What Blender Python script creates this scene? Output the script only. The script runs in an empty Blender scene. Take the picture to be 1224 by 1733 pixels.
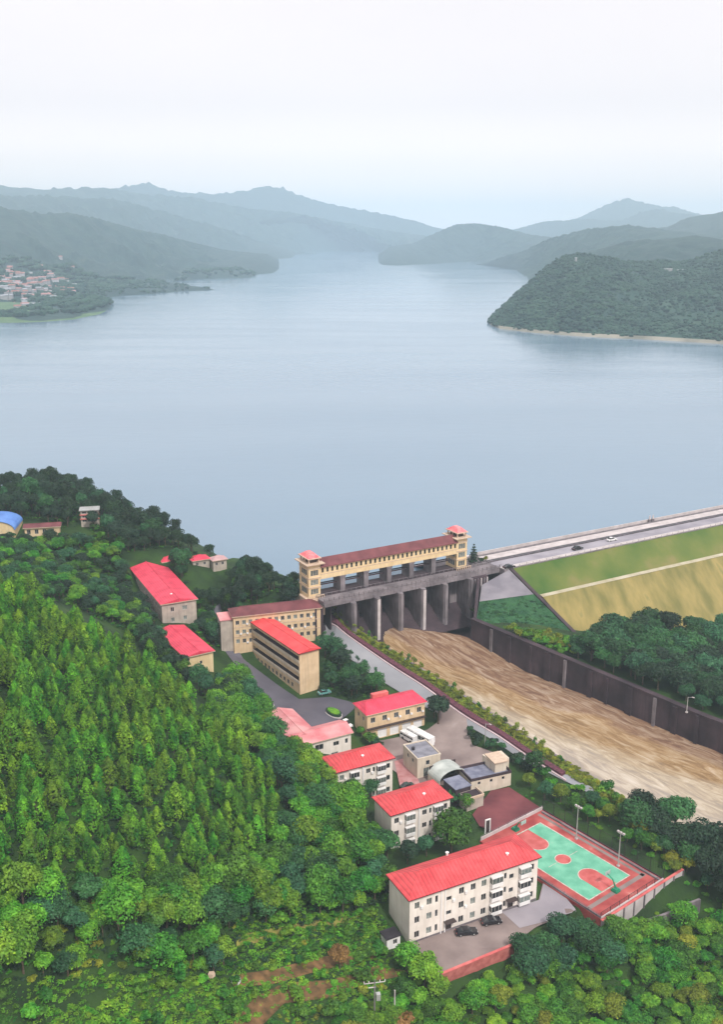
import bpy, bmesh, math, random
import numpy as np
from mathutils import Vector, Matrix
R = math.radians
S = bpy.context.scene
COL = S.collection
rng = np.random.default_rng(7)
random.seed(7)

# ---------------------------------------------------------------- camera, world, sun, exposure
CAM_H = 145.0; FPX = 1700.0; PITCH = math.atan((866.5-395)/FPX)
cd = bpy.data.cameras.new('camera'); cam = bpy.data.objects.new('camera', cd); COL.objects.link(cam)
cam.location = (0, 0, CAM_H); cam.rotation_euler = (math.pi/2-PITCH, 0, 0)
cd.sensor_fit = 'VERTICAL'; cd.sensor_height = 24.0; cd.lens = 24.0*FPX/1733.0
cd.clip_start = 1.0; cd.clip_end = 40000
S.camera = cam
SUN_EL, SUN_AZ = R(52), R(150)          # azimuth clockwise from +Y (north): sun behind the camera to the right
w = bpy.data.worlds.new('World'); S.world = w; w.use_nodes = True
nt = w.node_tree; nt.nodes.clear()
out = nt.nodes.new('ShaderNodeOutputWorld'); bg = nt.nodes.new('ShaderNodeBackground')
sky = nt.nodes.new('ShaderNodeTexSky'); sky.sky_type = 'NISHITA'; sky.sun_disc = False
sky.sun_elevation = SUN_EL; sky.sun_rotation = SUN_AZ; sky.air_density = 1.0; sky.dust_density = 3.0
mx = nt.nodes.new('ShaderNodeMixRGB'); mx.inputs[0].default_value = 0.96
mx.inputs[2].default_value = (11.1, 10.3, 10.2, 1)      # even bright cloud layer
tcw = nt.nodes.new('ShaderNodeTexCoord'); mpw = nt.nodes.new('ShaderNodeMapping'); mpw.inputs['Scale'].default_value = (1, 1, 4)
nsw = nt.nodes.new('ShaderNodeTexNoise'); nsw.inputs['Scale'].default_value = 1.6; nsw.inputs['Detail'].default_value = 3
crw = nt.nodes.new('ShaderNodeValToRGB'); crw.color_ramp.elements[0].position = .3; crw.color_ramp.elements[1].position = .75
crw.color_ramp.elements[0].color = (.955, .96, .975, 1); crw.color_ramp.elements[1].color = (1.03, 1.03, 1.02, 1)
mlw = nt.nodes.new('ShaderNodeMixRGB'); mlw.blend_type = 'MULTIPLY'; mlw.inputs[0].default_value = 1
nt.links.new(tcw.outputs['Generated'], mpw.inputs[0]); nt.links.new(mpw.outputs[0], nsw.inputs['Vector'])
nt.links.new(nsw.outputs[0], crw.inputs[0])
nt.links.new(sky.outputs[0], mx.inputs[1]); nt.links.new(mx.outputs[0], mlw.inputs[1]); nt.links.new(crw.outputs[0], mlw.inputs[2])
# the cloud layer is brighter and a little warmer low over the horizon
spw = nt.nodes.new('ShaderNodeSeparateXYZ'); nt.links.new(tcw.outputs['Generated'], spw.inputs[0])
hzw = nt.nodes.new('ShaderNodeValToRGB'); nt.links.new(spw.outputs[2], hzw.inputs[0]); hzw.color_ramp.interpolation = 'EASE'
hzw.color_ramp.elements[0].position = .0; hzw.color_ramp.elements[0].color = (1.0, .90, .82, 1); hzw.color_ramp.elements[1].position = 1; hzw.color_ramp.elements[1].color = (.62, .62, .62, 1)
for ps_, c_ in ((.07, (.72, .68, .64)), (.12, (.58, .57, .57)), (.28, (.56, .56, .57))): e_ = hzw.color_ramp.elements.new(ps_); e_.color = (*c_, 1)
mhw = nt.nodes.new('ShaderNodeMixRGB'); mhw.blend_type = 'MULTIPLY'; mhw.inputs[0].default_value = 1; nt.links.new(mlw.outputs[0], mhw.inputs[1]); nt.links.new(hzw.outputs[0], mhw.inputs[2])
nt.links.new(mhw.outputs[0], bg.inputs[0]); bg.inputs[1].default_value = 0.15; nt.links.new(bg.outputs[0], out.inputs[0])
sd = bpy.data.lights.new('sun', 'SUN'); sd.energy = 3.0; sd.angle = R(4); sd.color = (1, .95, .88)
so = bpy.data.objects.new('sun', sd); COL.objects.link(so)
dirv = Vector((math.sin(SUN_AZ)*math.cos(SUN_EL), math.cos(SUN_AZ)*math.cos(SUN_EL), math.sin(SUN_EL)))
so.rotation_euler = (-dirv).to_track_quat('-Z', 'Y').to_euler()
S.view_settings.view_transform = 'Standard'; S.view_settings.look = 'None'; S.view_settings.exposure = 0.2; S.view_settings.gamma = 1
S.cycles.volume_bounces = 5; S.cycles.max_bounces = 8; S.cycles.diffuse_bounces = 3; S.cycles.transparent_max_bounces = 8

CP, SP = math.cos(PITCH), math.sin(PITCH)
def ray(px, py):
    u = (px-612)/FPX; v = (866.5-py)/FPX
    return Vector((u, CP+v*SP, -SP+v*CP))
def at(px, py, z=0.0):
    d = ray(px, py); t = (z-CAM_H)/d.z
    return Vector((d.x*t, d.y*t, z))
def atd(px, py, dist):
    d = ray(px, py); t = dist/d.y
    return Vector((d.x*t, dist, CAM_H+d.z*t))
def proj(x, y, z):
    dz = z-CAM_H; f = y*CP-dz*SP; up = y*SP+dz*CP
    return 612+FPX*x/f, 866.5-FPX*up/f

# ---------------------------------------------------------------- materials
MATS = {}
def mat(name, c1, c2=None, scale=1.0, rough=.85, detail=4, bump=0.0, bscale=None, metal=0.0, spec=.3, c3=None, coords='Object', stretch=None, lo=.35, hi=.65, rand=0.0, leaf=False, wave=None, streak=None):
    if name in MATS: return MATS[name]
    m = bpy.data.materials.new(name); m.use_nodes = True; MATS[name] = m
    n = m.node_tree.nodes; l = m.node_tree.links; p = n['Principled BSDF']
    p.inputs['Roughness'].default_value = rough; p.inputs['Metallic'].default_value = metal
    p.inputs['Specular IOR Level'].default_value = spec
    tc = n.new('ShaderNodeTexCoord'); mp = n.new('ShaderNodeMapping'); l.new(tc.outputs[coords], mp.inputs[0])
    if stretch: mp.inputs['Scale'].default_value = stretch
    if c2 is None: c2 = tuple(min(1, v*1.12) for v in c1); c1 = tuple(v*.88 for v in c1)
    no = n.new('ShaderNodeTexNoise'); no.inputs['Scale'].default_value = scale; no.inputs['Detail'].default_value = detail
    l.new(mp.outputs[0], no.inputs['Vector'])
    cr = n.new('ShaderNodeValToRGB'); l.new(no.outputs[0], cr.inputs[0])
    e = cr.color_ramp.elements; e[0].position = lo; e[0].color = (*c1, 1); e[1].position = hi; e[1].color = (*c2, 1)
    if c3: x = cr.color_ramp.elements.new(min(.98, hi+.12)); x.color = (*c3, 1)
    col = cr.outputs[0]
    if streak:
        # rain streaks running down vertical faces: (strength, colour)
        mp2 = n.new('ShaderNodeMapping'); mp2.inputs['Scale'].default_value = (1, 1, .12); l.new(tc.outputs[coords], mp2.inputs[0])
        n2 = n.new('ShaderNodeTexNoise'); n2.inputs['Scale'].default_value = 1.4; n2.inputs['Detail'].default_value = 5; l.new(mp2.outputs[0], n2.inputs['Vector'])
        r2 = n.new('ShaderNodeMapRange'); r2.inputs[1].default_value = .45; r2.inputs[2].default_value = .75; r2.inputs[4].default_value = streak[0]; l.new(n2.outputs[0], r2.inputs[0])
        mm = n.new('ShaderNodeMixRGB'); mm.inputs[2].default_value = (*streak[1], 1); l.new(r2.outputs[0], mm.inputs[0]); l.new(col, mm.inputs[1]); col = mm.outputs[0]
    if rand or leaf:
        oi = n.new('ShaderNodeObjectInfo'); at_ = n.new('ShaderNodeAttribute'); at_.attribute_name = 'tint'
        ad = n.new('ShaderNodeMath'); ad.operation = 'ADD'; l.new(oi.outputs['Random'], ad.inputs[0]); l.new(at_.outputs['Fac'], ad.inputs[1])
        fr = n.new('ShaderNodeMath'); fr.operation = 'FRACT'; l.new(ad.outputs[0], fr.inputs[0])
        mr = n.new('ShaderNodeMapRange'); mr.inputs[3].default_value = 1-rand; mr.inputs[4].default_value = 1+rand*1.2; l.new(fr.outputs[0], mr.inputs[0])
        hs = n.new('ShaderNodeHueSaturation'); l.new(col, hs.inputs['Color']); l.new(mr.outputs[0], hs.inputs['Value'])
        if leaf:
            f2 = n.new('ShaderNodeMath'); f2.operation = 'MULTIPLY'; f2.inputs[1].default_value = 7.3; l.new(fr.outputs[0], f2.inputs[0])
            f3 = n.new('ShaderNodeMath'); f3.operation = 'FRACT'; l.new(f2.outputs[0], f3.inputs[0])
            mh = n.new('ShaderNodeMapRange'); mh.inputs[3].default_value = .475; mh.inputs[4].default_value = .525; l.new(f3.outputs[0], mh.inputs[0]); l.new(mh.outputs[0], hs.inputs['Hue'])
            ge = n.new('ShaderNodeNewGeometry')
            m2 = n.new('ShaderNodeMapRange'); m2.inputs[3].default_value = .72; m2.inputs[4].default_value = 1.3; l.new(ge.outputs['Random Per Island'], m2.inputs[0])
            h2 = n.new('ShaderNodeHueSaturation'); l.new(hs.outputs[0], h2.inputs['Color']); l.new(m2.outputs[0], h2.inputs['Value']); hs = h2
        col = hs.outputs[0]
    if wave:
        # fine standing seams: (scale, direction)
        wv = n.new('ShaderNodeTexWave'); wv.inputs['Scale'].default_value = wave[0]; wv.bands_direction = wave[1]; wv.inputs['Distortion'].default_value = 0.2
        l.new(tc.outputs[coords], wv.inputs[0])
        mr = n.new('ShaderNodeMapRange'); mr.inputs[1].default_value = 0; mr.inputs[2].default_value = .35; mr.inputs[3].default_value = wave[2]; mr.inputs[4].default_value = 1; l.new(wv.outputs[1], mr.inputs[0])
        mm = n.new('ShaderNodeMixRGB'); mm.blend_type = 'MULTIPLY'; mm.inputs[0].default_value = 1; l.new(col, mm.inputs[1]); l.new(mr.outputs[0], mm.inputs[2]); col = mm.outputs[0]
        bp = n.new('ShaderNodeBump'); bp.inputs['Strength'].default_value = .5; bp.inputs['Distance'].default_value = .06
        l.new(wv.outputs[1], bp.inputs['Height']); l.new(bp.outputs[0], p.inputs['Normal'])
    l.new(col, p.inputs['Base Color'])
    if bump:
        b = n.new('ShaderNodeBump'); b.inputs['Strength'].default_value = 1; b.inputs['Distance'].default_value = bump
        nb = n.new('ShaderNodeTexNoise'); nb.inputs['Scale'].default_value = bscale or scale*4; nb.inputs['Detail'].default_value = 5
        l.new(mp.outputs[0], nb.inputs['Vector']); l.new(nb.outputs[0], b.inputs['Height']); l.new(b.outputs[0], p.inputs['Normal'])
    if leaf:
        tr = n.new('ShaderNodeBsdfTranslucent'); l.new(col, tr.inputs[0]); ms = n.new('ShaderNodeMixShader'); ms.inputs[0].default_value = .14
        l.new(p.outputs[0], ms.inputs[1]); l.new(tr.outputs[0], ms.inputs[2]); l.new(ms.outputs[0], n['Material Output'].inputs[0])
    return m

M_TAN = mat('tan_render', (.60, .44, .27), (.70, .53, .34), .35, streak=(.35, (.30, .22, .16)))
M_YEL = mat('yellow_render', (.64, .48, .27), (.75, .59, .36), .35, streak=(.25, (.35, .25, .15)))
M_CREAM = mat('cream_render', (.68, .62, .56), (.80, .74, .68), .3, streak=(.22, (.34, .27, .22)))
M_PALE = mat('pale_render', (.58, .50, .40), (.66, .58, .48), .3, streak=(.35, (.28, .24, .2)))
M_GREYTAN = mat('weathered_render', (.36, .31, .27), (.48, .42, .36), .4, streak=(.4, (.2, .17, .15)))
M_WHITE = mat('white_paint', (.72, .70, .70), (.80, .79, .78), .5, streak=(.2, (.4, .38, .36)))
M_FRAME = mat('window_frame', (.42, .40, .38), rough=.5)
M_GLASS = mat('window_glass', (.016, .018, .022), (.05, .055, .06), .8, rough=.12, spec=.5, rand=.6)
M_CURT = mat('curtained_glass', (.10, .13, .13), (.22, .24, .22), 1.5, rough=.2, spec=.5, rand=.4)
M_DOOR = mat('dark_door', (.05, .035, .035), rough=.5)
M_RED = mat('red_metal_roof', (.50, .040, .050), (.68, .078, .088), .35, detail=7, lo=.32, hi=.62, rough=.5, streak=(.30, (.50, .13, .12)), wave=(.36, 'X', .70))
M_PINKRED = mat('crimson_metal_roof', (.54, .030, .070), (.72, .060, .11), .3, detail=7, lo=.32, hi=.62, rough=.5, streak=(.25, (.50, .11, .13)), wave=(.4, 'X', .86))
M_PINK = mat('faded_pink_roof', (.56, .16, .18), (.72, .36, .36), .16, detail=7, rough=.6, streak=(.3, (.50, .30, .29)), wave=(1.2, 'X', .9), hi=.6)
M_BROWN = mat('brown_red_roof', (.12, .034, .040), (.19, .058, .065), .25, rough=.6, wave=(1.0, 'X', .8))
M_PARA = mat('red_parapet', (.50, .10, .10), (.62, .17, .16), .5)
M_BLUE = mat('blue_metal_roof', (.10, .22, .60), (.16, .32, .72), .3, rough=.4, wave=(1.2, 'X', .85))
M_FASC = mat('dark_fascia', (.16, .02, .03), rough=.6)
M_FASCT = mat('tan_fascia', (.55, .42, .32), rough=.7)
M_GREYROOF = mat('grey_flat_roof', (.16, .16, .19), (.26, .26, .30), .5, c3=(.34, .34, .37))
M_CONC = mat('concrete', (.12, .105, .115), (.25, .22, .235), .15, streak=(.55, (.08, .065, .075)), bump=.03, bscale=2)
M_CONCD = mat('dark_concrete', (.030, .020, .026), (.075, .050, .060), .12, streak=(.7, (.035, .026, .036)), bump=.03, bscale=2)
M_CONCL = mat('pale_concrete', (.42, .38, .38), (.55, .50, .50), .3)
M_STEEL = mat('dark_gate_steel', (.018, .015, .02), (.04, .034, .042), .4, rough=.6)
M_GALV = mat('galvanised_metal', (.45, .45, .45), rough=.4, metal=.4)
M_ASPH = mat('asphalt', (.075, .070, .092), (.125, .118, .145), .06, rough=.6, c3=(.19, .18, .20))
M_ROAD = mat('pale_road', (.20, .205, .225), (.29, .295, .32), .05, rough=.75, c3=(.35, .345, .355))
M_YARD = mat('pink_paving', (.17, .13, .125), (.30, .24, .225), .10, detail=11, rough=.8, c3=(.38, .32, .31))
M_YARDG = mat('grey_paving', (.24, .22, .25), (.34, .31, .34), .08, rough=.8)
M_COURTR = mat('red_court_paint', (.26, .040, .040), (.44, .10, .09), .22, c3=(.50, .24, .21), detail=9)
M_COURTC = mat('pink_red_court_paint', (.40, .075, .07), (.52, .13, .125), .5, detail=8, c3=(.52, .28, .25))
M_COURTG = mat('green_court_paint', (.10, .34, .23), (.17, .46, .32), .35, detail=8, c3=(.26, .46, .35))
M_LINE = mat('white_line_paint', (.40, .28, .25), (.62, .54, .50), 1.2, detail=8)
M_MAROON = mat('maroon_paving', (.11, .030, .038), (.19, .055, .062), .12)
M_BRICK = mat('red_brick_wall', (.34, .09, .08), (.48, .16, .14), .8)
M_SOLAR = mat('slate_blue_roof', (.12, .13, .19), (.22, .23, .30), .5, rough=.4)
M_CANOPY = mat('white_canopy', (.34, .37, .35), (.54, .57, .54), .3, rough=.5)
M_BARK = mat('bark', (.07, .05, .035), (.13, .10, .07), 2)
M_CARBLK = mat('black_car_paint', (.012, .011, .016), rough=.2, spec=.6)
M_CARWHT = mat('white_car_paint', (.72, .72, .72), rough=.3, spec=.5)
M_CARGRY = mat('silver_car_paint', (.30, .32, .34), rough=.3, spec=.5)
M_CARTEAL = mat('teal_car_paint', (.12, .32, .30), rough=.35, spec=.5)
M_TYRE = mat('tyre_rubber', (.02, .02, .02))
M_GRNPAINT = mat('green_steel_paint', (.02, .22, .12), rough=.5)
M_SOIL = mat('bare_soil', (.055, .035, .012), (.20, .11, .045), .5, detail=8, c3=(.06, .10, .015))
M_MEADOW = mat('bright_grass', (.030, .11, .008), (.085, .22, .012), .5, c3=(.13, .19, .02))
M_MOSS = mat('bank_grass', (.035, .075, .010), (.11, .15, .02), .3, c3=(.17, .14, .04))
M_HEDGEP = mat('purple_hedge_leaves', (.075, .025, .040), (.15, .05, .07), 1.5, bump=.2, bscale=3)
M_HEDGEY = mat('yellow_hedge_leaves', (.22, .24, .015), (.36, .36, .03), 1.5, bump=.2, bscale=3)
M_LF = {
 'conifer': mat('leaf_conifer', (.013, .090, .007), (.135, .320, .014), .42, rough=.75, rand=.30, leaf=True, coords='Object'),
 'broad':   mat('leaf_broad', (.011, .075, .008), (.070, .220, .016), .5, rough=.6, rand=.35, leaf=True),
 'bright':  mat('leaf_bright', (.040, .155, .010), (.145, .315, .018), .5, rough=.6, rand=.3, leaf=True),
 'dark':    mat('leaf_dark', (.008, .028, .014), (.020, .058, .022), .5, rough=.6, rand=.3, leaf=True),
 'green':   mat('leaf_cool', (.014, .070, .026), (.038, .135, .042), .5, rough=.6, rand=.3, leaf=True),
 'yellow':  mat('leaf_yellow', (.10, .14, .010), (.22, .26, .020), .5, rough=.6, rand=.3, leaf=True),
 'rust':    mat('leaf_rust', (.16, .085, .03), (.25, .13, .04), .5, rough=.7, rand=.2, leaf=True),
}

# ---------------------------------------------------------------- mesh helpers
def link_mesh(name, verts, faces, m, parent=None, smooth=False):
    me = bpy.data.meshes.new(name); me.from_pydata([tuple(v) for v in verts], [], faces); me.update()
    for mm in (m if isinstance(m, (list, tuple)) else [m]): me.materials.append(mm)
    if smooth: me.polygons.foreach_set('use_smooth', [True]*len(me.polygons))
    o = bpy.data.objects.new(name, me); COL.objects.link(o)
    if parent: o.parent = parent
    return o
def tag(o, label=None, cat=None, group=None, kind=None):
    if label: o['label'] = label
    if cat: o['category'] = cat
    if group: o['group'] = group
    if kind: o['kind'] = kind
    return o
def struct(o): o['kind'] = 'structure'; return o
def thing(name, label, cat, loc=(0, 0, 0), rz=0.0, group=None):
    o = bpy.data.objects.new(name, None); COL.objects.link(o); o.location = loc; o.rotation_euler = (0, 0, rz)
    o.empty_display_size = .5
    return tag(o, label, cat, group)
class MB:
    def __init__(s): s.v = []; s.f = []
    def quad(s, a, b, c, d): i = len(s.v); s.v += [a, b, c, d]; s.f.append((i, i+1, i+2, i+3))
    def tri(s, a, b, c): i = len(s.v); s.v += [a, b, c]; s.f.append((i, i+1, i+2))
    def box(s, x0, x1, y0, y1, z0, z1):
        i = len(s.v)
        s.v += [(x0, y0, z0), (x1, y0, z0), (x1, y1, z0), (x0, y1, z0), (x0, y0, z1), (x1, y0, z1), (x1, y1, z1), (x0, y1, z1)]
        s.f += [(i, i+3, i+2, i+1), (i+4, i+5, i+6, i+7), (i, i+1, i+5, i+4), (i+1, i+2, i+6, i+5), (i+2, i+3, i+7, i+6), (i+3, i, i+4, i+7)]
        return s
    def prism(s, pts, z0, z1, ztop=None):
        n = len(pts); i = len(s.v)
        s.v += [(p[0], p[1], z0 if not callable(z0) else z0(p)) for p in pts]
        s.v += [(p[0], p[1], z1 if not callable(z1) else z1(p)) for p in pts]
        s.f.append(tuple(i+k for k in reversed(range(n)))); s.f.append(tuple(i+n+k for k in range(n)))
        for k in range(n): s.f.append((i+k, i+(k+1) % n, i+n+(k+1) % n, i+n+k))
        return s
    def tube(s, p0, p1, r0, r1=None, n=8):
        r1 = r0 if r1 is None else r1
        p0 = Vector(p0); p1 = Vector(p1); d = (p1-p0).normalized(); a = d.orthogonal().normalized(); b = d.cross(a); i = len(s.v)
        for p, r in ((p0, r0), (p1, r1)):
            for k in range(n):
                t = 2*math.pi*k/n; s.v.append(tuple(p+a*math.cos(t)*r+b*math.sin(t)*r))
        for k in range(n): s.f.append((i+k, i+(k+1) % n, i+n+(k+1) % n, i+n+k))
        s.f.append(tuple(i+k for k in reversed(range(n)))); s.f.append(tuple(i+n+k for k in range(n)))
        return s
    def build(s, name, m, parent=None, smooth=False): return link_mesh(name, s.v, s.f, m, parent, smooth)
def posts(boxes, name, m, parent):
    sh = {}
    for (x0, x1, y0, y1, z0, z1) in boxes:
        k_ = (round(x1-x0, 3), round(y1-y0, 3), round(z1-z0, 3))
        if k_ not in sh: sh[k_] = MB().box(-k_[0]/2, k_[0]/2, -k_[1]/2, k_[1]/2, 0, k_[2]).build(name, m, parent); o = sh[k_]
        else: o = sh[k_].copy(); COL.objects.link(o)
        o.location = ((x0+x1)/2, (y0+y1)/2, z0)
def child(o, parent, loc=None, rz=None):
    o.parent = parent
    if loc is not None: o.location = loc
    if rz is not None: o.rotation_euler = (0, 0, rz)
    return o
def vnoise(x, y, seed=0):
    # smooth value noise, numpy
    x = np.asarray(x, float); y = np.asarray(y, float)
    xi = np.floor(x).astype(np.int64); yi = np.floor(y).astype(np.int64); xf = x-xi; yf = y-yi
    def h(a, b):
        n = (a*374761393+b*668265263+seed*1442695041) & 0x7fffffff
        n = ((n ^ (n >> 13))*1274126177) & 0x7fffffff
        return ((n ^ (n >> 16)) & 0xffff)/65535.0
    u = xf*xf*(3-2*xf); v = yf*yf*(3-2*yf)
    return (h(xi, yi)*(1-u)+h(xi+1, yi)*u)*(1-v)+(h(xi, yi+1)*(1-u)+h(xi+1, yi+1)*u)*v
def fbm(x, y, oct=5, seed=0):
    s = 0; a = .5; t = 0
    for k in range(oct): s = s+a*vnoise(x*2**k, y*2**k, seed+k*17); t += a; a *= .5
    return s/t

def inpoly(x, y, poly):
    x = np.asarray(x, float); y = np.asarray(y, float); r = np.zeros(np.shape(x), bool); n = len(poly); j = n-1
    for i in range(n):
        xi, yi = poly[i][0], poly[i][1]; xj, yj = poly[j][0], poly[j][1]
        c = ((yi > y) != (yj > y)) & (x < (xj-xi)*(y-yi)/((yj-yi) or 1e-9)+xi); r ^= c; j = i
    return r
# ---------------------------------------------------------------- near terrain (thin-plate spline through ground points)
CTRL = [(690,1591,0),(912,1526,0),(1065,1485,0),(990,1545,0),(918,1398,0),(1135,1497,0),(830,1420,0),(800,1340,0),(709,1319,0),(740,1240,1),(668,1336,0),
 (760,1430,0),(600,1300,1),(640,1250,1),(550,1200,3),(506,1177,4),(455,1190,4.5),(421,1102,6),(380,1085,7),(372,1050,9),(385,1030,11),(545,1078,9.3),(545,1169,4),
 (600,1150,5),(585,1120,6.8),(560,1090,9),(630,1120,7.2),(560,1055,11.5),(600,1060,10),(700,1130,7.5),(800,1195,5.5),(900,1255,3.8),(1000,1312,3),(1060,1345,2),(400,1030,12.5),
 (1150,1400,-.5),(1224,1400,-.5),(1224,1500,-3),(1224,1600,-6),(1224,1733,-8),(1000,1600,-5),(1000,1733,-9),(870,1615,-3.5),(748,1665,-3.5),(800,1680,-4.5),(700,1700,-3),(1100,1540,-4),(1170,1520,-3.5),
 (640,1600,1),(600,1700,3),(620,1500,3.5),(560,1400,6),(520,1300,8),(450,1250,12),(400,1180,13.5),(345,1145,13),(310,1135,14),(300,1170,18),
 (0,1010,46),(100,1040,44),(200,1100,34),(250,1130,26),(0,1150,46),(0,1300,42),(0,1500,33),(0,1733,24),(200,1300,33),(200,1500,24),(200,1700,15),(400,1350,18),(400,1500,13),(400,1650,8),
 (40,950,34),(150,1000,25),(200,1030,20),(209,1013,18),(336,1057,15),(250,1050,18),(20,910,32),(80,908,32),(150,887,33),(340,975,22),(300,928,27),(400,985,23),(470,1002,21.5),(430,1008,19),(360,1008,17),(200,878,32),(100,834,36),(0,832,38),
 (841,1066,12.2),(961,1117,10.8),(1100,1175,9),(1224,1225,8.0),(1224,1110,5),(1050,1100,7.5),(1140,1100,6),(840,1250,3.5),(700,1180,5),(870,1300,1.5),(950,1345,1.0)]
WCTRL = [(-140,500,8),(-70,440,8),(-45,405,8),(-15,362,10),(-220,540,8),(-280,500,30),(-240,300,46),(-240,400,40),(-150,160,46),(-190,220,52),(-120,90,34),(0,90,0),(120,90,-10),
 (30,372,6),(80,390,4),(160,460,6),(260,520,6),(230,330,4),(230,200,-2),(230,420,4),(130,330,5),(180,360,4),(-260,90,40)]
_P = np.array([tuple(at(*c)) for c in CTRL]+[tuple(map(float, c)) for c in WCTRL])
def _U(r2): return np.where(r2 > 0, r2*np.log(np.maximum(r2, 1e-9)), 0)
_X = _P[:, :2]/100.0; _n = len(_X)
_K = _U(((_X[:, None]-_X[None])**2).sum(-1))+np.eye(_n)*0.004
_A = np.zeros((_n+3, _n+3)); _A[:_n, :_n] = _K; _A[:_n, _n] = 1; _A[:_n, _n+1:] = _X; _A[_n, :_n] = 1; _A[_n+1:, :_n] = _X.T
_W = np.linalg.solve(_A, np.concatenate([_P[:, 2], [0, 0, 0]]))
GX0, GX1, GY0, GY1, GS = -282, 261, 81, 561, 3
gx = np.arange(GX0, GX1+1, GS, dtype=float); gy = np.arange(GY0, GY1+1, GS, dtype=float)
XX, YY = np.meshgrid(gx, gy)
_q = np.stack([XX.ravel(), YY.ravel()], 1)/100.0
_Z = np.zeros(len(_q))
for k in range(_n): _Z += _W[k]*_U(((_q-_X[k])**2).sum(-1))
_Z += _W[_n]+_q@_W[_n+1:]
ZZ = _Z.reshape(XX.shape)
def segd(px_, py_, a, b):
    dx, dy = b[0]-a[0], b[1]-a[1]; t = np.clip(((px_-a[0])*dx+(py_-a[1])*dy)/(dx*dx+dy*dy), 0, 1); return np.hypot(px_-a[0]-t*dx, py_-a[1]-t*dy)
def level(poly, z, fall):
    global ZZ
    d = np.min([segd(XX, YY, poly[k], poly[(k+1) % len(poly)]) for k in range(len(poly))], axis=0); ins = inpoly(XX, YY, poly)
    wgt = np.where(ins, 1.0, np.clip(1-d/fall, 0, 1)**2*(3-2*np.clip(1-d/fall, 0, 1))); ZZ = ZZ*(1-wgt)+z*wgt
level([tuple(at(x, y, 0))[:2] for x, y in ((1072,1470),(1150,1497),(985,1560),(880,1450),(925,1378),(1000,1400))], 0.0, 6)
level([tuple(at(x, y, 0))[:2] for x, y in ((688,1594),(925,1522),(985,1546),(900,1580),(875,1606),(748,1656))], -.05, 4)
level([tuple(at(x, y, 0))[:2] for x, y in ((825,1335),(862,1328),(940,1380),(842,1415),(790,1400))], 0.0, 5)
level([(x, y) for x, y in ((-54, 366), (-28, 345), (-24, 351), (-50, 378))], 21.5, 8)
level([tuple(at(x, y, 9))[:2] for x, y in ((392,1094),(545,1080),(550,1065),(400,1070))], 8.6, 5)
level([tuple(at(x, y, 3.6))[:2] for x, y in ((410,1110),(421,1100),(506,1176),(545,1168),(548,1178),(506,1190),(480,1180))], 3.6, 6) if False else None
level([tuple(at(x, y, -4.5))[:2] for x, y in ((992,1590),(1190,1522),(1215,1560),(1010,1640))], -4.5, 5)
level([tuple(at(x, y, -3.5))[:2] for x, y in ((752,1700),(880,1643),(900,1670),(770,1730))], -3.5, 5)
def hgt(x, y):
    fx = np.clip((np.asarray(x, float)-GX0)/GS, 0, len(gx)-1.001); fy = np.clip((np.asarray(y, float)-GY0)/GS, 0, len(gy)-1.001)
    ix = fx.astype(int); iy = fy.astype(int); u = fx-ix; v = fy-iy
    return (ZZ[iy, ix]*(1-u)+ZZ[iy, ix+1]*u)*(1-v)+(ZZ[iy+1, ix]*(1-u)+ZZ[iy+1, ix+1]*u)*v
_zs = np.arange(60, -15, -.1)
def ground(px, py):
    d = ray(px, py); t = (_zs-CAM_H)/d.z; X_, Y_ = d.x*t, d.y*t; h = hgt(X_, Y_); k = int(np.argmax(h >= _zs))
    return Vector((float(X_[k]), float(Y_[k]), float(h[k])))

# channel outline (world)
def V2(p): return Vector((p[0], p[1]))
LB = [at(600,1060,10), at(1000,1312,3)]           # left bank top line
bdir = (V2(LB[1])-V2(LB[0])).normalized()
LB0 = V2(LB[0])-bdir*16; LB1 = V2(LB[1])+bdir*90
RW0 = V2(at(841,1113,3)); RW1 = V2(at(1224,1275,0)); rdir = (RW1-RW0).normalized()
RWa = RW0-rdir*12; RWb = RW1+rdir*70
G0 = at(523,1013,22); G1 = at(773,964,22)          # gate-house front line on the deck
gdir = (V2(G1)-V2(G0)).normalized(); GANG = math.atan2(gdir.y, gdir.x); GLEN = (V2(G1)-V2(G0)).length
gback = Vector((-gdir.y, gdir.x))
def gw(x, y, z=0.0): p = V2(G0)+gdir*x+gback*y; return Vector((p.x, p.y, z))
def gl(p): d = Vector((p[0], p[1]))-V2(G0); return d.dot(gdir), d.dot(gback)
GY_BACK = 6.0
C_TL = V2(gw(3, GY_BACK)); C_TR = V2(gw(GLEN+5, GY_BACK))
CHAN = [LB0, LB1, RWb, RWa]                         # quad (left-up, left-down, right-down, right-up)
def inquad(x, y, poly):
    r = np.ones(np.shape(x), bool); n = len(poly)
    for k in range(n):
        a, b = poly[k], poly[(k+1) % n]; r &= ((b[0]-a[0])*(y-a[1])-(b[1]-a[1])*(x-a[0])) >= 0
    return r
CUT = [LB0, LB1, RWb, V2(RW0), C_TR, C_TL]
def bis(bm, a, b):
    d = (V2(b)-V2(a)); n = Vector((-d.y, d.x, 0)).normalized()
    bmesh.ops.bisect_plane(bm, geom=bm.verts[:]+bm.edges[:]+bm.faces[:], plane_co=(a[0], a[1], 0), plane_no=n)
M_TERR = mat('hillside_ground', (.009, .028, .006), (.028, .070, .010), .12, c3=(.060, .065, .016), coords='Object', bump=.15, bscale=1.5)
bm = bmesh.new(); ny, nx = XX.shape
vs = [bm.verts.new((XX[j, i], YY[j, i], ZZ[j, i])) for j in range(ny) for i in range(nx)]
for j in range(ny-1):
    for i in range(nx-1): bm.faces.new((vs[j*nx+i], vs[j*nx+i+1], vs[(j+1)*nx+i+1], vs[(j+1)*nx+i]))
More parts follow.
